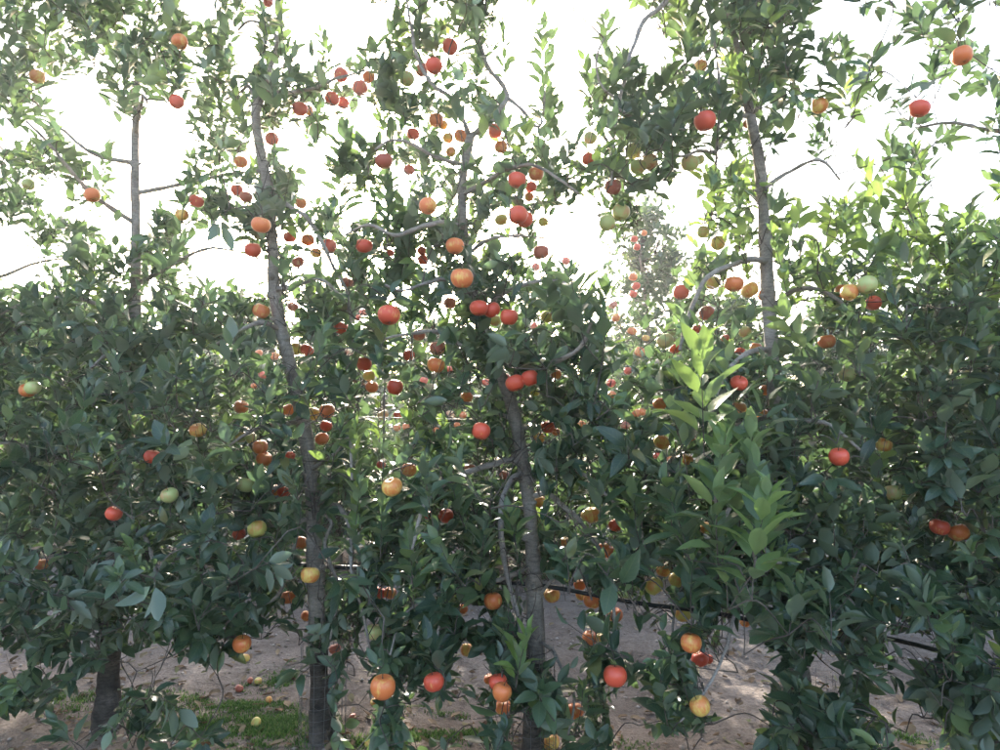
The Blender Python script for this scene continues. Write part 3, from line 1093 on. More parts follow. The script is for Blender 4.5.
# ------------------------------------------------------------------ front row: limbs traced from the photograph (pixel, pixel, metres nearer(-)/further(+))
DL, DC, DR = row_d(320), row_d(533), row_d(800)
TREES = [
    dict(label='left apple tree with a bare grey trunk and dark swollen base', d=DL, base=(322, 742), limbs=[
        ('trunk', [(320, 700, 0), (318, 655, 0), (317, 600, 0), (314, 545, 0), (312, 490, 0), (308, 450, 0), (302, 415, 0), (294, 382, 0),
                   (286, 350, 0), (279, 318, 0), (274, 285, 0), (273, 250, 0), (270, 212, 0), (266, 180, 0), (260, 150, 0),
                   (256, 120, 0), (258, 104, 0), (265, 86, 0)], .044, .020),
        ('branch', [(265, 86, 0), (269, 72, .0), (275, 55, .0), (278, 42, -.02), (272, 30, -.02), (260, 23, 0), (248, 22, 0), (238, 30, .05)], .013, .006),
        ('branch', [(263, 90, 0), (280, 93, -.05), (300, 92, -.1), (318, 88, -.1), (332, 82, -.12), (350, 76, -.12), (366, 70, -.1)], .012, .005),
        ('branch', [(258, 106, 0), (248, 86, .05), (240, 92, .1), (225, 100, .15)], .012, .006),
        ('branch', [(267, 187, 0), (284, 203, -.1), (305, 216, -.15), (318, 235, -.15), (330, 262, -.15), (347, 292, -.1), (352, 330, -.1)], .012, .006),
        ('branch', [(272, 232, 0), (262, 215, .1), (245, 205, .15), (225, 215, .2)], .011, .005),
        ('branch', [(274, 290, 0), (295, 285, -.15), (320, 280, -.25), (345, 300, -.3)], .012, .005),
        ('branch', [(281, 330, 0), (262, 322, -.1), (240, 330, -.15), (215, 345, -.1)], .013, .006),
        ('branch', [(296, 390, 0), (320, 385, .15), (350, 380, .25), (375, 390, .3)], .013, .005),
        ('branch', [(303, 420, 0), (280, 425, -.15), (255, 430, -.2), (230, 445, -.2)], .013, .006),
        ('branch', [(311, 476, 0), (300, 473, -.05), (290, 480, -.08), (270, 487, -.15), (248, 470, -.2)], .013, .004),
        ('branch', [(312, 500, 0), (328, 504, -.05), (341, 508, -.08), (352, 530, -.2), (352, 570, -.3), (362, 610, -.35), (370, 650, -.4)], .013, .005),
        ('branch', [(314, 520, 0), (300, 522, -.03), (294, 545, -.05), (285, 580, -.15), (270, 600, -.2), (245, 605, -.2), (225, 625, -.2)], .011, .005),
        ('branch', [(313, 505, 0), (330, 522, -.1), (322, 545, -.2), (335, 590, -.3), (330, 640, -.32)], .009, .004),
        ('branch', [(310, 470, 0), (335, 455, -.2), (350, 440, -.35), (352, 480, -.45)], .012, .005),
    ]),
    dict(label='middle apple tree with a slender bending trunk and low drooping boughs', d=DC, base=(532, 750), limbs=[
        ('trunk', [(534, 700, 0), (536, 650, 0), (535, 600, 0), (533, 555, 0), (530, 515, 0), (525, 475, 0), (520, 445, 0), (514, 412, 0),
                   (505, 386, 0), (495, 363, 0), (486, 342, 0), (479, 322, 0), (473, 292, 0), (468, 262, 0), (464, 232, 0),
                   (462, 202, 0), (463, 176, 0), (467, 152, 0), (471, 134, 0)], .040, .018),
        ('branch', [(471, 136, 0), (480, 130, 0), (490, 123, 0), (502, 108, 0), (508, 97, 0), (498, 82, 0), (488, 71, 0), (481, 50, .02), (472, 20, .04), (466, -20, .06)], .014, .007),
        ('branch', [(470, 138, 0), (462, 118, -.05), (448, 95, -.1), (430, 82, -.12), (418, 55, -.12), (412, 25, -.12), (405, -15, -.1)], .012, .005),
        ('branch', [(465, 165, 0), (448, 160, -.1), (428, 152, -.15), (405, 140, -.2), (388, 140, -.2), (375, 150, -.2)], .011, .005),
        ('branch', [(508, 98, 0), (524, 112, -.05), (537, 128, -.08), (542, 110, -.08), (544, 85, -.08)], .009, .005),
        ('branch', [(463, 195, 0), (485, 182, -.1), (510, 168, -.2), (535, 165, -.25), (558, 178, -.3), (580, 195, -.3)], .012, .005),
        ('branch', [(464, 228, 0), (442, 222, -.15), (418, 228, -.25), (395, 235, -.3), (370, 225, -.3), (345, 235, -.25)], .013, .005),
        ('branch', [(467, 255, 0), (490, 238, -.15), (515, 235, -.25), (545, 238, -.25)], .010, .004),
        ('branch', [(472, 288, 0), (450, 282, -.15), (425, 285, -.3), (400, 292, -.4), (385, 285, -.45)], .012, .005),
        ('branch', [(478, 318, 0), (500, 296, -.15), (525, 285, -.25), (555, 282, -.3), (580, 290, -.3)], .013, .006),
        ('branch', [(494, 362, 0), (465, 348, -.1), (440, 335, -.2), (412, 335, -.25), (380, 340, -.25)], .013, .005),
        ('branch', [(508, 392, 0), (535, 372, -.2), (560, 360, -.4), (582, 345, -.5), (592, 320, -.55)], .014, .006),
        ('branch', [(518, 432, 0), (545, 415, .1), (580, 405, .2), (615, 420, .25)], .012, .005),
        ('branch', [(516, 420, 0), (485, 410, .1), (450, 400, .15), (420, 415, .15)], .012, .005),
        ('branch', [(525, 466, 0), (512, 460, -.04), (491, 464, -.1), (474, 469, -.15), (450, 480, -.25), (425, 505, -.35), (412, 550, -.42)], .015, .006),
        ('branch', [(525, 472, -.01), (514, 477, -.06), (506, 489, -.1), (502, 505, -.12), (502, 535, -.13), (507, 562, -.12), (514, 592, -.1), (522, 624, -.08), (520, 660, -.15), (505, 690, -.3)], .0135, .009),
        ('branch', [(530, 497, 0), (548, 494, -.05), (560, 504, -.1), (574, 514, -.12), (586, 528, -.15), (600, 550, -.2), (612, 595, -.3), (617, 640, -.35), (617, 662, -.38)], .013, .005),
        ('branch', [(527, 485, 0), (548, 470, -.1), (575, 470, -.2), (600, 490, -.3), (625, 515, -.35)], .012, .005),
        ('branch', [(534, 565, 0), (505, 578, -.08), (470, 588, -.14), (432, 596, -.2), (402, 618, -.28), (390, 655, -.4)], .010, .004),
        ('branch', [(450, 592, -.17), (441, 625, -.26), (434, 662, -.38)], .007, .004),
        ('branch', [(535, 640, 0), (552, 650, -.1), (568, 680, -.15), (575, 700, -.2), (568, 735, -.25)], .010, .004),
        ('branch', [(535, 600, 0), (555, 580, -.05), (580, 575, -.15), (592, 600, -.2)], .009, .004),
    ]),
    dict(label='right apple tree at the picture edge with arched bare limb', d=DR, base=(812, 790), limbs=[
        ('trunk', [(806, 740, 0), (798, 660, 0), (790, 580, 0), (782, 500, 0), (776, 420, 0), (771, 340, 0), (767, 280, 0), (765, 235, 0),
                   (762, 190, 0), (758, 155, 0), (753, 128, 0), (748, 106, 0), (742, 80, .02), (738, 50, .03)], .042, .019),
        ('branch', [(738, 50, .03), (728, 15, .0), (710, -25, -.1), (685, -25, -.15), (663, 2, -.15), (644, 18, -.15), (632, 42, -.15), (623, 75, -.15), (616, 110, -.12), (612, 150, -.1), (611, 185, -.1)], .013, .006),
        ('branch', [(740, 60, .02), (752, 20, 0), (760, -30, 0)], .010, .005),
        ('branch', [(716, 155, -.1), (719, 110, -.1), (718, 70, -.1), (712, 30, -.1), (706, -10, -.1)], .007, .005),
        ('branch', [(750, 115, 0), (735, 120, -.05), (716, 150, -.1), (700, 150, -.12), (680, 156, -.12), (660, 148, -.12)], .010, .004),
        ('branch', [(748, 106, 0), (760, 65, .05), (778, 30, .1), (800, 10, .1)], .012, .006),
        ('branch', [(617, 108, -.12), (636, 120, -.14), (660, 125, -.16), (685, 130, -.16)], .007, .004),
        ('branch', [(617, 100, -.12), (600, 85, -.14), (596, 60, -.14), (604, 38, -.14)], .006, .004),
        ('branch', [(767, 262, -.01), (752, 259, -.06), (735, 263, -.1), (715, 270, -.14), (702, 281, -.16), (694, 298, -.18), (686, 322, -.2), (680, 350, -.25)], .013, .007),
        ('branch', [(763, 205, 0), (745, 190, .1), (725, 185, .2), (712, 215, .25)], .010, .004),
        ('branch', [(772, 350, 0), (750, 352, -.2), (730, 370, -.35), (715, 400, -.5), (712, 430, -.6)], .013, .006),
        ('branch', [(779, 450, 0), (755, 470, -.3), (735, 500, -.5), (722, 520, -.6), (716, 470, -.65)], .014, .006),
        ('branch', [(786, 540, 0), (762, 560, -.1), (740, 588, -.18), (729, 614, -.22), (722, 645, -.24), (712, 672, -.26), (702, 692, -.3), (692, 708, -.32), (680, 722, -.36)], .013, .003),
        ('branch', [(775, 415, 0), (740, 425, .1), (700, 440, .15), (660, 470, .1), (640, 520, .0), (650, 570, -.1)], .015, .005),
        ('branch', [(788, 560, 0), (745, 548, -.02), (705, 560, .0), (682, 585, -.02), (672, 622, -.1), (674, 655, -.2)], .009, .004),
        ('branch', [(789, 565, 0), (775, 560, -.4), (758, 570, -.6), (752, 540, -.7)], .012, .005),
        ('branch', [(777, 430, 0), (800, 420, -.2), (830, 425, -.3), (860, 450, -.3)], .014, .006),
        ('branch', [(769, 310, 0), (795, 290, -.1), (825, 290, -.2), (850, 310, -.2)], .013, .006),
        ('branch', [(762, 190, 0), (790, 170, 0), (820, 160, -.1), (840, 180, -.1)], .012, .005),
        ('branch', [(790, 580, 0), (820, 590, -.2), (850, 600, -.3), (865, 640, -.3)], .013, .005),
    ]),
]
# sky and soil seen between the front boughs: x y rx ry
GAPS = [(335, 18, 52, 26), (247, 58, 10, 20), (292, 145, 17, 26), (312, 178, 17, 26), (365, 122, 16, 24), (362, 208, 16, 12), (306, 60, 14, 12),
        (247, 276, 13, 20), (345, 226, 9, 8), (437, 207, 13, 10), (400, 190, 12, 14), (522, 45, 16, 52), (512, 20, 14, 40), (573, 55, 20, 58),
        (572, 118, 12, 24), (488, 163, 11, 26), (562, 238, 32, 26), (512, 246, 16, 10), (588, 275, 22, 14), (590, 210, 10, 20), (622, 18, 26, 26),
        (660, 52, 18, 26), (592, 20, 14, 24), (684, 205, 20, 34), (664, 240, 18, 50), (722, 160, 14, 12), (650, 205, 14, 14), (640, 265, 26, 36),
        (612, 262, 18, 30), (655, 300, 18, 22), (716, 325, 16, 9), (625, 320, 22, 26), (560, 150, 12, 14), (685, 255, 10, 20), (600, 318, 10, 14),
        (330, 265, 10, 9), (376, 268, 10, 8), (405, 330, 8, 8), (262, 290, 10, 8), (480, 250, 10, 8), (545, 215, 14, 6),
        (270, 658, 36, 20), (262, 716, 50, 38), (312, 700, 12, 40), (356, 706, 18, 48), (415, 720, 12, 34), (466, 668, 22, 20), (458, 722, 30, 26), (478, 615, 14, 14),
        (562, 640, 20, 50), (560, 605, 16, 9), (640, 640, 26, 24), (635, 715, 24, 40), (744, 690, 30, 62), (340, 526, 18, 16), (425, 541, 8, 5),
        (455, 548, 12, 9), (345, 560, 14, 10), (700, 740, 30, 12), (525, 735, 20, 20), (610, 655, 5, 10), (730, 660, 12, 30)]
for q in range(34):          # the same kind of openings beyond the photograph's edges
    s = R.choice((0, 1))
    gx_ = R.uniform(-40, 225) if s == 0 else R.uniform(782, 1040)
    gy_ = R.choice((R.uniform(-20, 260), R.uniform(-20, 260), R.uniform(650, 740)))
    GAPS.append((gx_, gy_, R.uniform(12, 30), R.uniform(12, 34)))
GAPS = np.array(GAPS)
CLEAR = [(272, 225, 273, 292), (274, 300, 291, 372), (308, 440, 314, 560), (316, 570, 318, 612), (320, 668, 322, 742), (256, 105, 266, 180), (272, 62, 278, 40),
         (300, 92, 328, 85), (463, 182, 462, 216), (513, 402, 521, 452), (531, 515, 535, 655), (520, 466, 480, 468), (522, 472, 502, 505), (508, 565, 522, 622), (502, 505, 508, 565),
         (665, 0, 630, 48), (750, 112, 766, 290), (760, 260, 690, 308), (325, 566, 357, 570), (548, 587, 575, 591), (625, 600, 660, 606),
         (472, 122, 470, 152), (490, 72, 508, 96), (728, 616, 706, 685), (560, 505, 582, 522), (303, 422, 309, 440)]
CLEAR = np.array(CLEAR, float)


def weight(px, py):
    w = 1.0
    q = ((px - GAPS[:, 0]) / GAPS[:, 2]) ** 2 + ((py - GAPS[:, 1]) / GAPS[:, 3]) ** 2
    m = q.min()
    if m < 1.0:
        return 0.0
    if m < 1.8:
        w *= (m - 1.0) / 0.8
    if py < 330:
        w *= 0.92
    elif py < 600:
        w *= 1.0
    elif py < 690:
        w *= 0.85
    else:
        w *= 0.9
    if py < 260 and px > 690:
        w *= 0.62
    if py < 300 and not 237 < px < 769:
        w *= 0.7
    if px > 790:
        w *= 0.6
    if px < 225:
        w *= 0.85
    return w


# skeleton nodes of all the front trees
SK_P, SK_T, SK_R = [], [], []
ROOTS, BRANCH_GEO = [], []


def add_limb(t, kind, pts, r0, r1, seed):
    P = smooth_path(pts, 0.025 if kind == 'trunk' else 0.03)
    n = len(P)
    s = np.linspace(0, 1, n)
    rad = r0 + (r1 - r0) * s
    if kind == 'trunk':
        z = P[:, 2]
        rad = rad * (1 + 0.38 * np.exp(-((z - 0.0) / 0.22) ** 2)) * (1 + 0.09 * np.sin(z * 14 + seed) * np.sin(z * 5.3 + 2 * seed))
        rad = rad + 0.006 * np.exp(-((z - 0.43) / 0.05) ** 2)
    else:
        r_ = np.random.default_rng(seed)
        P = P + np.cumsum(r_.normal(size=P.shape) * 0.0016, 0) * np.sin(math.pi * s)[:, None]
        rad = rad * (1 + 0.10 * r_.normal(size=n))
    for p, r in zip(P[::2], rad[::2]):
        if kind == 'branch' or p[2] > 0.55:
            SK_P.append(p)
            SK_T.append(t)
            SK_R.append(r)
    BRANCH_GEO.append((t, kind, P, rad, seed))


for t, T in enumerate(TREES):
    b = on_ground(*T['base']) if T['base'][1] < 760 else None
    if b is None:
        b = at(T['base'][0], T['base'][1], T['d'])
        b[2] = float(gz(b[0], b[1]))
    ROOTS.append(b)
    for k, (kind, pp, r0, r1) in enumerate(T['limbs']):
        pts = [at(x, y, T['d'] + dd) for x, y, dd in pp]
        if kind == 'trunk':
            pts = [b + np.array([0, T['d'] - b[1], -0.06])] + pts
            pts[0][:2] = at(T['base'][0], T['base'][1], T['d'])[:2]
            ROOTS[-1] = np.array([pts[0][0], pts[0][1], float(gz(pts[0][0], pts[0][1]))])
        add_limb(t, kind, pts, r0, r1, 100 * t + k)

# neighbours of the row just beyond the photograph's edges
EXTRA = [(-1.90, 'apple tree standing left of the bare grey trunk, its neighbour in the row'),
         (-2.98, 'apple tree at the far left end of the front row'),
         (2.32, 'apple tree at the far right end of the front row')]
for x0, lab in EXTRA:
    t = len(TREES)
    y0 = row_y(x0)
    TREES.append(dict(label=lab, d=y0, limbs=[]))
    r_ = np.random.default_rng(50 + t)
    z0 = float(gz(x0, y0))
    ROOTS.append(np.array([x0, y0, z0]))
    lean = r_.normal() * 0.05
    pts = [np.array([x0 + lean * z + 0.03 * math.sin(2.3 * z + t), y0 + 0.03 * math.sin(1.9 * z + 2 * t), z]) for z in
           (-.06, .4, .9, 1.4, 1.9, 2.4, 2.9, 3.3)]
    add_limb(t, 'trunk', pts, .05, .014, 100 * t)
    for k in range(15):
        z = 0.75 + 2.4 * k / 15
        a = k * 2.4 + t
        ln = r_.uniform(0.45, 0.75)
        b = np.array([x0 + lean * z + 0.03 * math.sin(2.3 * z + t), y0 + 0.03 * math.sin(1.9 * z + 2 * t), z])
        dv = np.array([math.cos(a), 0.7 * math.sin(a), 0])
        rise = r_.uniform(-.5, .25) if z < 1.6 else r_.uniform(-.1, .6)
        add_limb(t, 'branch', [b, b + dv * ln * .4 + np.array([0, 0, .08]), b + dv * ln * .75 + np.array([0, 0, .08 + rise * .3]),
                               b + dv * ln + np.array([0, 0, rise * ln])], .013, .005, 100 * t + k + 1)

# ---- where shoots stand: base, direction, length, leaves, leaf size, tint, opening
LV = Leaves()
SHOOTS = []
NAMED = [(342, 232, 330, 128, -.15, .105, .30), (543, 122, 543, 22, -.08, .075, .35), (388, 245, 390, 172, -.25, .09, .25),
         (330, 78, 326, 30, -.12, .065, .45), (604, 62, 607, 14, -.14, .07, .45), (474, 100, 489, 14, -.02, .07, .3),
         (384, 62, 402, 4, -.12, .075, .3), (585, 345, 566, 272, -.5, .115, .35), (602, 365, 612, 292, -.5, .115, .4),
         (556, 335, 545, 285, -.45, .10, .35), (655, 112, 672, 72, -.16, .10, .45), (704, 455, 702, 345, -.75, .118, .78),
         (718, 565, 706, 430, -.78, .12, .72), (752, 600, 752, 490, -.85, .115, .78), (738, 540, 746, 440, -.7, .11, .7), (672, 528, 662, 455, -.5, .10, .55), (728, 610, 727, 520, -.7, .10, .6), (766, 560, 764, 465, -.75, .105, .6),
         (756, 470, 764, 385, -.6, .10, .6), (692, 625, 684, 560, -.5, .095, .5), (744, 655, 750, 590, -.6, .10, .55), (690, 500, 686, 410, -.6, .10, .6), (722, 430, 728, 350, -.55, .10, .6),
         (600, 540, 597, 470, -.4, .095, .5), (480, 585, 478, 520, -.4, .09, .45), (380, 560, 384, 500, -.4, .085, .5), (330, 480, 336, 420, -.4, .075, .5), (690, 560, 672, 480, -.6, .11, .6), (730, 470, 742, 400, -.6, .12, .5),
         (358, 505, 344, 430, -.35, .085, .78), (352, 570, 358, 482, -.40, .09, .6), (414, 608, 411, 530, -.45, .10, .68),
         (516, 688, 521, 634, -.55, .085, 1.0), (518, 560, 512, 512, -.3, .085, .75), (432, 222, 424, 152, -.2, .085, .3),
         (458, 170, 452, 108, -.1, .075, .45), (520, 168, 528, 118, -.2, .07, .75), (505, 90, 505, 30, .0, .06, .35),
         (420, 60, 418, -10, -.12, .07, .3), (440, 100, 447, 60, -.1, .06, .6), (640, 545, 625, 490, -.3, .11, .6), (625, 110, 632, 60, -.15, .09, .4),
         (592, 112, 584, 60, -.15, .075, .5), (690, 60, 686, 0, -.1, .075, .7), (730, 60, 736, 0, 0, .07, .6), (715, 240, 722, 172, .2, .06, .8),
         (740, 235, 745, 165, .2, .06, .85), (380, 450, 376, 400, .2, .06, .95), (690, 570, 676, 520, -.4, .11, .45), (760, 330, 752, 270, .1, .065, .75),  # shoots beside the right trunk: sunlit look set by a high tint
         (575, 735, 590, 690, -.25, .085, .6), (670, 735, 655, 680, -.42, .10, .3), (640, 350, 646, 300, -.1, .06, .4), (268, 52, 262, 5, 0, .06, .35),
         (245, 140, 240, 95, .1, .08, .3), (412, 55, 430, 5, -.12, .07, .25), (465, 60, 455, 8, -.05, .065, .3), (352, 100, 360, 68, -.1, .06, .4),
         (555, 178, 575, 150, -.25, .075, .35), (445, 690, 430, 640, -.5, .10, .2), (380, 650, 395, 590, -.5, .10, .3), (300, 640, 285, 590, -.2, .09, .25)]
for (x0, y0, x1, y1, dd, sz, tint) in NAMED:
    d = row_d(x0) + dd
    a, b = at(x0, y0, d), at(x1, y1, d - 0.02)
    ln = np.linalg.norm(b - a)
    tint = min(1.0, tint + (0.07 if 330 < y0 < 640 else 0.05))
    SHOOTS.append((a, b - a, ln, int(7 + ln / 0.021), sz, tint, 0.78))
N_NAMED = len(SHOOTS)
refs = np.array([(a[0] + (a[2] - a[0]) * f, a[1] + (a[3] - a[1]) * f) for a in NAMED if a[1] < 330 and a[0] < 680 for f in (.35, .7, 1.0)])

low = np.array([(a[0] + (a[2] - a[0]) * f, a[1] + (a[3] - a[1]) * f, row_d(a[0]) + a[4]) for a in NAMED if a[1] >= 330 for f in (.2, .5, .8, 1.0)])
r1 = np.random.default_rng(5)
N_SHOOT = 5500
while len(SHOOTS) < N_SHOOT:
    px, py = r1.uniform(-70, 1060), r1.uniform(-70, 752)
    if r1.random() > weight(px, py):
        continue
    if py < 330 and r1.random() < 0.75 and ((refs[:, 0] - px) ** 2 + (refs[:, 1] - py) ** 2).min() < 15 ** 2:
        continue
    spread = 0.30 if py > 300 else 0.20
    if py > 620:
        spread = 0.16
    off = r1.normal() * spread
    if 560 < py:
        off -= 0.18
    if px > 630 and 320 < py < 610:
        off = max(off, -0.28)
    d = row_d(px) + off
    if (((low[:, 0] - px) ** 2 + (low[:, 1] - py) ** 2 < 26 ** 2) & (d < low[:, 2] + 0.12)).any():
        continue
    c = at(px, py, d)
    if c[2] < 0.11:
        continue
    tall = r1.random() < (0.62 if py < 330 else 0.5)
    if tall:
        ln = r1.uniform(0.13, 0.32)
        dv = np.array([r1.normal() * .4, r1.normal() * .4, 1.0 if py < 560 else r1.normal() * .5 + .25])
        nl = int(6 + ln / 0.024)
    else:
        ln = r1.uniform(0.03, 0.08)
        dv = np.array([r1.normal(), r1.normal() - .3, 0.5 + r1.normal() * .5])
        nl = r1.integers(6, 10)
    dv = norm(dv)
    sz = r1.uniform(0.064, 0.100) * (1.0 if py > 320 else 0.92)
    tint = 0.30 + 0.14 * r1.normal() + (0.12 if tall else 0)
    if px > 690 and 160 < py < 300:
        tint += 0.3  # sunlight on the leaves beside the right trunk, put into their tint
    if r1.random() < 0.05:
        tint += 0.35
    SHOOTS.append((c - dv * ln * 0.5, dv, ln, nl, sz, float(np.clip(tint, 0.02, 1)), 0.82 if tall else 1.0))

# apples of the front row hang from spurs: a short stalk point above each, with a few leaves
STALK = []
for p, dia, c, lab, z in APP:
    if z != 'F':
        continue
    top = p + np.array([0.0, 0.01, dia * 0.5 + 0.012])
    STALK.append(top)

# more apples on the neighbours beyond the edges
rA = np.random.default_rng(77)
WORDC = {'r': 'red', 'o': 'orange', 'g': 'green', 'y': 'golden'}
HIGH = ['near the top', 'in the upper boughs', 'at mid height', 'in the lower boughs']
for side, (xa, xb), place in ((0, (10, 222), 'of the trees left of the bare grey trunk'), (1, (790, 985), 'of the boughs right of the right trunk')):
    for hi, h in enumerate(HIGH):
        for c in 'rogy':
            if (hi, c) in ((0, 'g'), (3, 'y')):
                continue
            for _ in range(40):
                px = rA.uniform(xa, xb)
                py = 20 + hi * 150 + rA.uniform(10, 140)
                if weight(px, py) > 0.3 and weight(px, py - 16) > 0.3:
                    break
            d = row_d(px) + rA.uniform(-.45, .0)
            dia = rA.uniform(.062, .075)
            p = at(px, py, d)
            APP.append((p, dia, c, '', 'F'))
            put_apple('apple', p, dia, c, '%s apple %s %s' % (WORDC[c], h, place), 'apples on the front row of trees')
            STALK.append(p + np.array([0, .01, dia * .5 + .012]))

AP = np.array([a[0] for a in APP])
APX, APY, APD = proj(AP)
APR = np.array([a[1] for a in APP]) * 0.5 * FPX / APD

# ---- join shoots and stalks to the skeleton: each grows a twig from the nearest wood
cap = 60000
NP = np.zeros((cap, 3))
NT = np.zeros(cap, int)
n0 = len(SK_P)
NP[:n0], NT[:n0] = np.array(SK_P), np.array(SK_T)
BASE0 = NP[:n0].copy()
targets = [('s', i, s[0]) for i, s in enumerate(SHOOTS)] + [('a', i, p) for i, p in enumerate(STALK)]
TP = np.array([t[2] for t in targets])
dist0 = np.array([np.min(((BASE0 - p) ** 2).sum(1)) for p in TP])
TW = [Bag() for _ in TREES]


def hides(pts):
    """True if a twig along pts would cross in front of an apple"""
    x, y, d = proj(pts)
    return bool((((x[:, None] - APX) ** 2 + (y[:, None] - APY) ** 2 < (APR * 0.85) ** 2) & (d[:, None] < APD - 0.005)).any())



r2 = np.random.default_rng(9)
n_nodes = n0
for q in np.argsort(dist0):
    kind, i, p = targets[q]
    dv = NP[:n_nodes] - p
    dd = (dv ** 2).sum(1) + np.where(dv[:, 2] > 0.03, 0.6 * dv[:, 2] ** 2, 0) * (1 if kind == 's' else 0)
    if kind == 'a':
        dd = dd + np.where(dv[:, 2] < -0.03, 2.0 * dv[:, 2] ** 2, 0)
    j = int(np.argmin(dd))
    src, t = NP[j], NT[j]
    ln = np.linalg.norm(p - src)
    if kind == 's' and i >= N_NAMED and ln > 0.75:
        continue
    if kind == 's':
        b, dr, L_, nl, sz, tint, op = SHOOTS[i]
        if i >= N_NAMED and hides(b + np.outer(np.linspace(0, L_, 4), norm(dr))):
            continue
        LV.keep = i < N_NAMED
        stem = shoot_leaves(LV, b, dr, L_, nl, sz, tint, t, r2, op, i < N_NAMED)
    else:
        LV.keep = False
        dr = norm(np.array([r2.normal() * .6, -.2 + r2.normal() * .5, 0.9]))
        stem = shoot_leaves(LV, p + np.array([0, .004, 0.0]), dr, 0.04, 6, r2.uniform(.06, .085), 0.3 + 0.12 * r2.normal(), t, r2)
    mid = (src + p) * 0.5 + np.array([r2.normal() * .05, r2.normal() * .05, 0.10 + r2.normal() * .06]) * min(1, ln * 2)
    if ln > 0.02:
        pth = smooth_path([src, mid, p], max(0.03, ln / 5))
        for back in (0.10, 0.2):
            if hides(pth[:-1]):
                pth = smooth_path([src, mid + np.array([0, back, 0.02]), p + np.array([0, back * .4, .01]), p], max(0.03, ln / 6))
        rr = np.linspace(0.0022 + 0.0032 * min(1, ln * 1.6), 0.0020, len(pth))
        TW[t].add(*tube(pth, rr, 4, cap=False))
        m = len(pth)
        NP[n_nodes:n_nodes + m], NT[n_nodes:n_nodes + m] = pth, t
        n_nodes += m
    TW[t].add(*tube(stem, np.linspace(0.0022, 0.0010, len(stem)), 4, cap=False))

# ---- leaves that would hide what the photograph shows are left off
P_, A_, N_, L_, T_, TR_ = LV.arrays()
keep = np.ones(len(P_), bool)
KEPT = np.array(LV.kept)
rk = np.random.default_rng(4)
for frac in (0.1, 0.32, 0.54, 0.76, 0.98):
    x, y, d = proj(P_ + A_ * (L_ * frac)[:, None])
    for k in range(len(AP)):
        h = ((x - APX[k]) ** 2 + (y - APY[k]) ** 2 < (APR[k] * 0.9 + 1.5) ** 2) & (d < APD[k] + 0.02)
        keep &= ~(h & (rk.random(len(P_)) < 0.8))
    for (xa, ya, xb, yb) in CLEAR:
        vx, vy = xb - xa, yb - ya
        s = np.clip(((x - xa) * vx + (y - ya) * vy) / (vx * vx + vy * vy), 0, 1)
        h = (x - xa - s * vx) ** 2 + (y - ya - s * vy) ** 2 < 9.5 ** 2
        keep &= ~(h & (d < row_d(x) + 0.05) & (rk.random(len(P_)) < (0.9 if 480 < xa < 740 else 0.5)) & ~KEPT)
    q = ((x[:, None] - GAPS[None, :, 0]) / (GAPS[None, :, 2] * 0.86)) ** 2 + ((y[:, None] - GAPS[None, :, 1]) / (GAPS[None, :, 3] * 0.86)) ** 2
    keep &= ~((q.min(1) < 1) & (rk.random(len(P_)) < 0.45) & ~KEPT)
keep &= (P_ + A_ * L_[:, None])[:, 2] > gz(P_[:, 0], P_[:, 1]) + 0.02
P_, A_, N_, L_, T_, TR_ = P_[keep], A_[keep], N_[keep], L_[keep], T_[keep], TR_[keep]

# ---- build the front trees
LEAF_ME = []
for vi, (tv, tf, te) in enumerate(LEAF):
    for q in range(5):
        me = bpy.data.meshes.new('leaf')
        me.from_pydata(tv.tolist(), [], tf.tolist())
        me.polygons.foreach_set('use_smooth', np.ones(len(me.polygons), dtype=bool))
        ca = me.color_attributes.new('leafdat', 'FLOAT_COLOR', 'POINT')
        dat = np.ones((len(tv), 4), np.float32)
        dat[:, 0] = 0.1 + 0.2 * q
        dat[:, 1] = te
        dat[:, 2] = 0.5
        dat[:, 3] = tv[:, 0]
        ca.data.foreach_set('color', dat.ravel())
        me.materials.append(M['leaf'])
        LEAF_ME.append(me)

ROOT_OBJ = []
for t, T in enumerate(TREES):
    ro = empty('apple_tree', ROOTS[t])
    tag(ro, T['label'], 'tree', 'front row of apple trees')
    ROOT_OBJ.append(ro)
inv = [Matrix.Translation(-Vector(r)) for r in ROOTS]


def local(o, t):
    o.parent = ROOT_OBJ[t]
    o.matrix_parent_inverse = inv[t]


for (t, kind, P, rad, seed) in BRANCH_GEO:
    if kind == 'trunk':
        V, F = tube(P, rad, 18, 0.075, seed)
        rs = np.random.default_rng(seed + 7)
        stubs = []
        for q in range(9):
            j = int(len(P) * (0.22 + 0.70 * (q + rs.random() * .8) / 9))
            a_ = rs.uniform(3.4, 6.0)
            dv_ = np.array([math.cos(a_), math.sin(a_), .35])
            sl = rs.uniform(.006, .028)
            sp_ = np.array([P[j], P[j] + dv_ * (rad[j] * .9), P[j] + dv_ * (rad[j] + sl)])
            rr_ = rad[j] * rs.uniform(.28, .5)
            so = link_mesh('pruning_stub', *tube(sp_, [rr_ * 1.5, rr_ * 1.15, rr_ * .85], 8, .08, seed + q), M['bark'])
            stubs.append(so)
        cut = int(np.argmax(P[:, 2] > 0.43))
        o = link_mesh('trunk', V, F, M['bark'])
        o.data.materials.append(M['rootstock'])
        mi = np.zeros(len(o.data.polygons), np.int32)
        mi[:cut * 18] = 1
        for so in stubs:
            so.parent = o
        o.data.polygons.foreach_set('material_index', mi)
    else:
        V, F = tube(P, rad, 9, 0.06, seed)
        o = link_mesh('branch', V, F, M['bark_pale'] if seed in (115, 201, 212) else M['bark'])
    local(o, t)
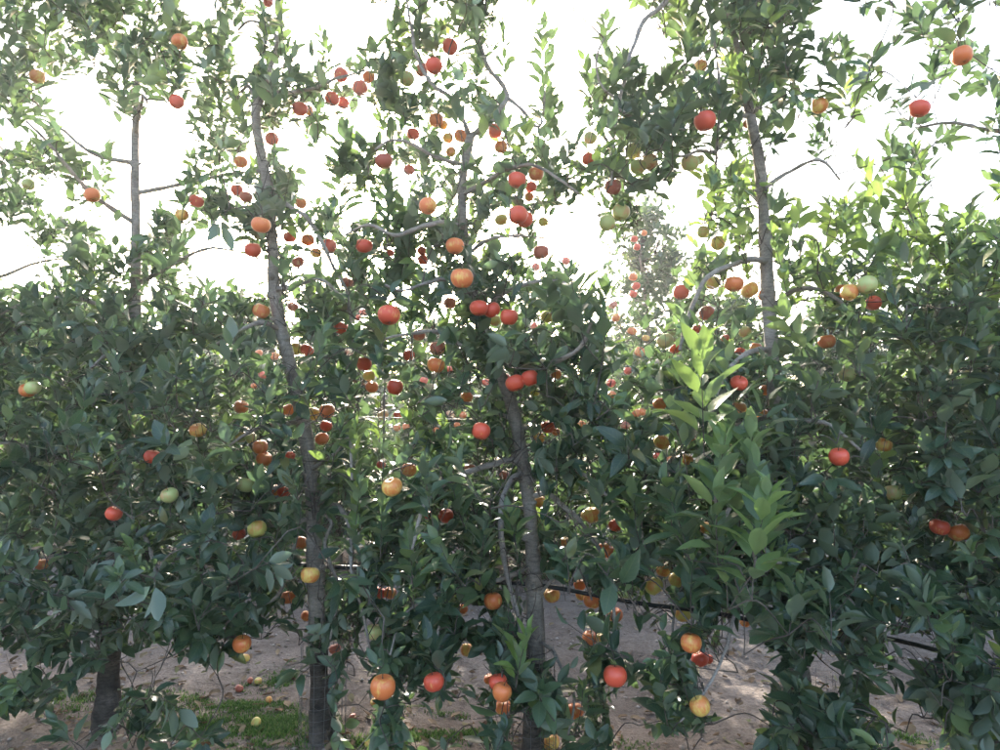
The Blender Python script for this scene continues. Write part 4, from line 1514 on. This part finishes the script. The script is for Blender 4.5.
for t in range(len(TREES)):
    o = TW[t].build('twigs', M['twig'])
    o['kind'] = 'stuff'
    local(o, t)
    ids = np.where(TR_ == t)[0]
    x, y, d = proj(P_[ids] + A_[ids] * (L_[ids] * 0.5)[:, None])
    facing = np.abs(N_[ids] @ np.array([0, 1.0, 0])) + 0.35
    inside = (x > 237) & (x < 769) & (y > 0) & (y < 750)
    if t >= 3:
        inside = (x > 0) & (x < 1000) & (y > 0) & (y < 750)
    score = (L_[ids] / d) ** 2 * facing * inside
    order = np.argsort(-score)
    n_part = 300 if t < 3 else 120
    top, rest = ids[order[:n_part]], ids[order[n_part:]]
    for i in top:
        S = np.cross(N_[i], A_[i])
        me = LEAF_ME[int(rk.integers(0, 6)) * 5 + int(np.clip(round((T_[i] - .1) / .2), 0, 4))]
        o = bpy.data.objects.new('leaf', me)
        COL.objects.link(o)
        o.parent = ROOT_OBJ[t]
        lp = P_[i] - ROOTS[t]
        mm = Matrix.Identity(4)
        for r_ in range(3):
            mm[r_][0], mm[r_][1], mm[r_][2], mm[r_][3] = A_[i][r_] * L_[i], S[r_] * L_[i], N_[i][r_] * L_[i], lp[r_]
        o.matrix_basis = mm
    V, F, D = leaf_mesh_arrays(P_[rest], A_[rest], N_[rest], L_[rest], T_[rest], LEAF, rk)
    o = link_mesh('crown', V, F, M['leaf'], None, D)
    o['kind'] = 'stuff'
    local(o, t)
print('front leaves', len(P_))


# ------------------------------------------------------------------ rows behind
def make_tree(height, seed, nshoot):
    """trunk, twigs and crown meshes of one orchard tree standing at the origin"""
    r_ = np.random.default_rng(seed)
    lv = Leaves()
    tw = Bag()
    ph = r_.uniform(0, 6, 2)
    zs = np.linspace(-.05, height * .9, 12)
    path = np.stack([0.05 * np.sin(1.6 * zs + ph[0]), 0.05 * np.sin(1.3 * zs + ph[1]), zs], -1)
    P = smooth_path(path, 0.08)
    trunk = tube(P, np.interp(P[:, 2], [-.05, .1, .5, height], [.065, .05, .042, .010]), 10, .05, seed)
    nodes = [p for p in P if p[2] > .6]
    branches = Bag()
    for k in range(14):
        z = 0.55 + (height - .9) * k / 14
        b = P[np.argmin(abs(P[:, 2] - z))]
        a = k * 2.4 + ph[0]
        ln = r_.uniform(.45, .8) * (1 - .45 * z / height)
        dv = np.array([math.cos(a), math.sin(a), 0])
        rise = r_.uniform(-.5, .5)
        q = smooth_path([b, b + dv * ln * .5 + np.array([0, 0, .1]), b + dv * ln + np.array([0, 0, rise * ln])], .08)
        branches.add(*tube(q, np.linspace(.014, .006, len(q)), 6))
        nodes += list(q)
    nodes = np.array(nodes)
    for k in range(nshoot):
        z = .22 + (height - .22) * r_.random() ** 1.15
        a = r_.uniform(0, 6.28)
        rad = (0.72 * (1 - .62 * (max(z - .6, 0) / (height - .6)) ** 1.4)) * math.sqrt(r_.random()) * (1 + .3 * math.sin(3 * a + 4 * z + ph[1]))
        c = np.array([rad * math.cos(a), rad * math.sin(a), z])
        if math.sin(5.3 * c[0] + ph[0]) * math.sin(4.7 * c[1] + ph[1]) * math.sin(5.1 * c[2] + ph[0]) > 0.36:
            continue
        j = np.argmin(((nodes - c) ** 2).sum(1))
        tall = r_.random() < .4
        ln = r_.uniform(.12, .32) if tall else r_.uniform(.03, .08)
        dv = norm(np.array([r_.normal() * .5, r_.normal() * .5, 1.0 if tall else .4]))
        stem = shoot_leaves(lv, c, dv, ln, int(7 + ln / .03) if tall else 8, r_.uniform(.07, .095), float(np.clip(.42 + .2 * r_.normal(), 0, 1)), 0, r_)
        mid = (nodes[j] + c) / 2 + np.array([0, 0, .05])
        tw.add(*tube(np.array([nodes[j], mid, c]), [.004, .003, .002], 3, cap=False))
        tw.add(*tube(stem[::2], [.002, .0015, .001], 3, cap=False))
    p, a, nn, L, ti, _ = lv.arrays()
    V, F, D = leaf_mesh_arrays(p, a, nn, L, ti, LEAF_LOW, r_)
    root = empty('apple_tree', (0, 0, 0))
    link_mesh('trunk', trunk[0], trunk[1], M['bark'], root)
    branches.build('branches', M['bark'], root)
    o = tw.build('twigs', M['twig'], root)
    o['kind'] = 'stuff'
    o = link_mesh('crown', V, F, M['leaf'], root, D)
    o['kind'] = 'stuff'
    return root


def dup(root):
    r_ = root.copy()
    COL.objects.link(r_)
    for ch in list(root.children):
        c = ch.copy()
        COL.objects.link(c)
        c.parent = r_
    return r_


PROTO = [make_tree(3.0, 1, 1500), make_tree(2.75, 2, 1450), make_tree(3.15, 3, 1500), make_tree(3.75, 4, 900)]
used = [False] * 4


def place(k, x, y, rz, s, label, group):
    o = PROTO[k] if not used[k] else dup(PROTO[k])
    used[k] = True
    o.location = (x, y, float(gz(x, y)) - .01)
    o.rotation_euler = (0, 0, rz)
    o.scale = (s, s, s)
    tag(o, label, 'tree', group)
    return o


ROW2 = ['leftmost tree of the second row', 'second tree from the left in the row behind', 'third tree from the left in the row behind',
        'second row tree left of the left trunk', 'second row tree just right of the left trunk', 'second row tree whose trunk shows left of the middle trunk',
        'second row tree behind the bare part of the middle trunk', 'tall second row tree rising into the sky right of middle',
        'second row tree behind the arched limb', 'second row tree behind the right trunk', 'third tree from the right in the row behind',
        'second tree from the right in the row behind', 'rightmost tree of the second row']
XB = -0.74
for i in range(13):
    x = XB + (i - 5) * 1.06 + R.uniform(-.08, .08)
    if i == 7:
        x = 1.55
    k = 3 if i == 7 else (0, 1, 2)[(i * 2) % 3]
    place(k, x, row_y(x) + 4.0, R.uniform(0, 6.28), 1.0 if i == 7 else R.uniform(.86, .98), ROW2[i] + ', sunlit through its leaves', 'second row of apple trees')
for i in range(17):
    x = -8.6 + i * 1.07 + R.uniform(-.1, .1)
    place((2, 0, 1)[i % 3], x, row_y(x) + 8.0, R.uniform(0, 6.28), R.uniform(.86, .98), 'far apple tree of the third row, seen through the boughs in front', 'third row of apple trees')
for i in range(21):
    x = -10.5 + i * 1.07 + R.uniform(-.1, .1)
    place((1, 2, 0)[i % 3], x, row_y(x) + 12.0, R.uniform(0, 6.28), R.uniform(.9, 1.02), 'farthest apple tree, last row glimpsed through gaps', 'last row of apple trees')

# ------------------------------------------------------------------ irrigation pipe, trellis wire, stake, trunk guards
pts = [at(x, y, row_d(x) + dd) for x, y, dd in
       ((-80, 545, .07), (130, 556, .07), (235, 562, .07), (320, 565, .08), (430, 575, .09), (533, 586, .08), (600, 595, .075), (660, 606, .07), (740, 618, .07),
        (815, 628, .08), (930, 648, .07), (1100, 690, .07))]
P = smooth_path(pts, .06)
P[:, 2] += .006 * np.sin(P[:, 0] * 9)
V, F = tube(P, [.010] * len(P), 10)
tag(link_mesh('irrigation_pipe', V, F, M['pipe']), 'black plastic irrigation pipe strung along the front row of trunks', 'pipe')
for (x0, y0, x1, y1, lab) in ((-120, 404, 1120, 437, 'thin trellis wire strung behind the front trunks at chest height'),):
    a, b = at(x0, y0, row_d(x0) + .08), at(x1, y1, row_d(x1) + .08)
    V, F = tube(smooth_path([a, b], .2), [.0016] * 60, 5)
    tag(link_mesh('trellis_wire', V, F, M['wire']), lab, 'wire')
a = at(388, 160, row_d(388) + .25)
b = a.copy()
b[2] = float(gz(b[0], b[1])) - .1
V, F = tube(smooth_path([b, a], .1), [.0045] * 60, 8)
tag(link_mesh('stake', V, F, M['pole']), 'thin upright steel stake between the left and middle trees', 'stake')


def guard(t, h, rad, label):
    c = ROOTS[t]
    g = Bag()
    n = 15
    for k in range(n):
        a = 2 * math.pi * k / n
        x, y = c[0] + rad * math.cos(a), c[1] + rad * math.sin(a)
        z = float(gz(x, y))
        g.add(*tube(np.array([(x, y, z - .02), (x + R.gauss(0, .003), y, z + h * .5), (x + R.gauss(0, .006), y + R.gauss(0, .006), z + h * R.uniform(.96, 1.03))]), [.0011] * 3, 4))
    for k in range(9):
        z = c[2] + h * (k + .5) / 9
        ring = [(c[0] + (rad + .001) * math.cos(2 * math.pi * q / 24), c[1] + (rad + .001) * math.sin(2 * math.pi * q / 24), z + .004 * math.sin(q)) for q in range(25)]
        g.add(*tube(np.array(ring), [.0009] * 25, 4))
    tag(g.build('trunk_guard', M['wire']), label, 'wire guard')


guard(0, .44, .105, 'wire mesh guard around the foot of the left trunk')
guard(1, .47, .105, 'wire mesh guard around the foot of the middle trunk')
guard(2, .42, .105, 'wire mesh guard around the foot of the right trunk')


# ------------------------------------------------------------------ added misty volume standing in for lens veiling glare
def glare_haze(density):
    m = bpy.data.materials.new('glare_haze')
    m.use_nodes = True
    n, l = m.node_tree.nodes, m.node_tree.links
    n.remove(n['Principled BSDF'])
    v = n.new('ShaderNodeVolumePrincipled')
    v.inputs['Color'].default_value = (.93, .96, 1.0, 1)
    v.inputs['Density'].default_value = density
    v.inputs['Anisotropy'].default_value = 0.62
    l.new(v.outputs[0], n['Material Output'].inputs['Volume'])
    x0, x1, y0, y1, z0, z1 = -152, 152, -122, 162, -1.2, 4.9
    V = [(x, y, z) for z in (z0, z1) for y in (y0, y1) for x in (x0, x1)]
    F = [(0, 2, 3, 1), (4, 5, 7, 6), (0, 1, 5, 4), (2, 6, 7, 3), (0, 4, 6, 2), (1, 3, 7, 5)]
    o = link_mesh('glare_haze', V, F, m, None, None, False)
    tag(o, 'added pale mist over the whole orchard, standing in for lens glare', 'glare_haze', None, 'stuff')


glare_haze(0.003)
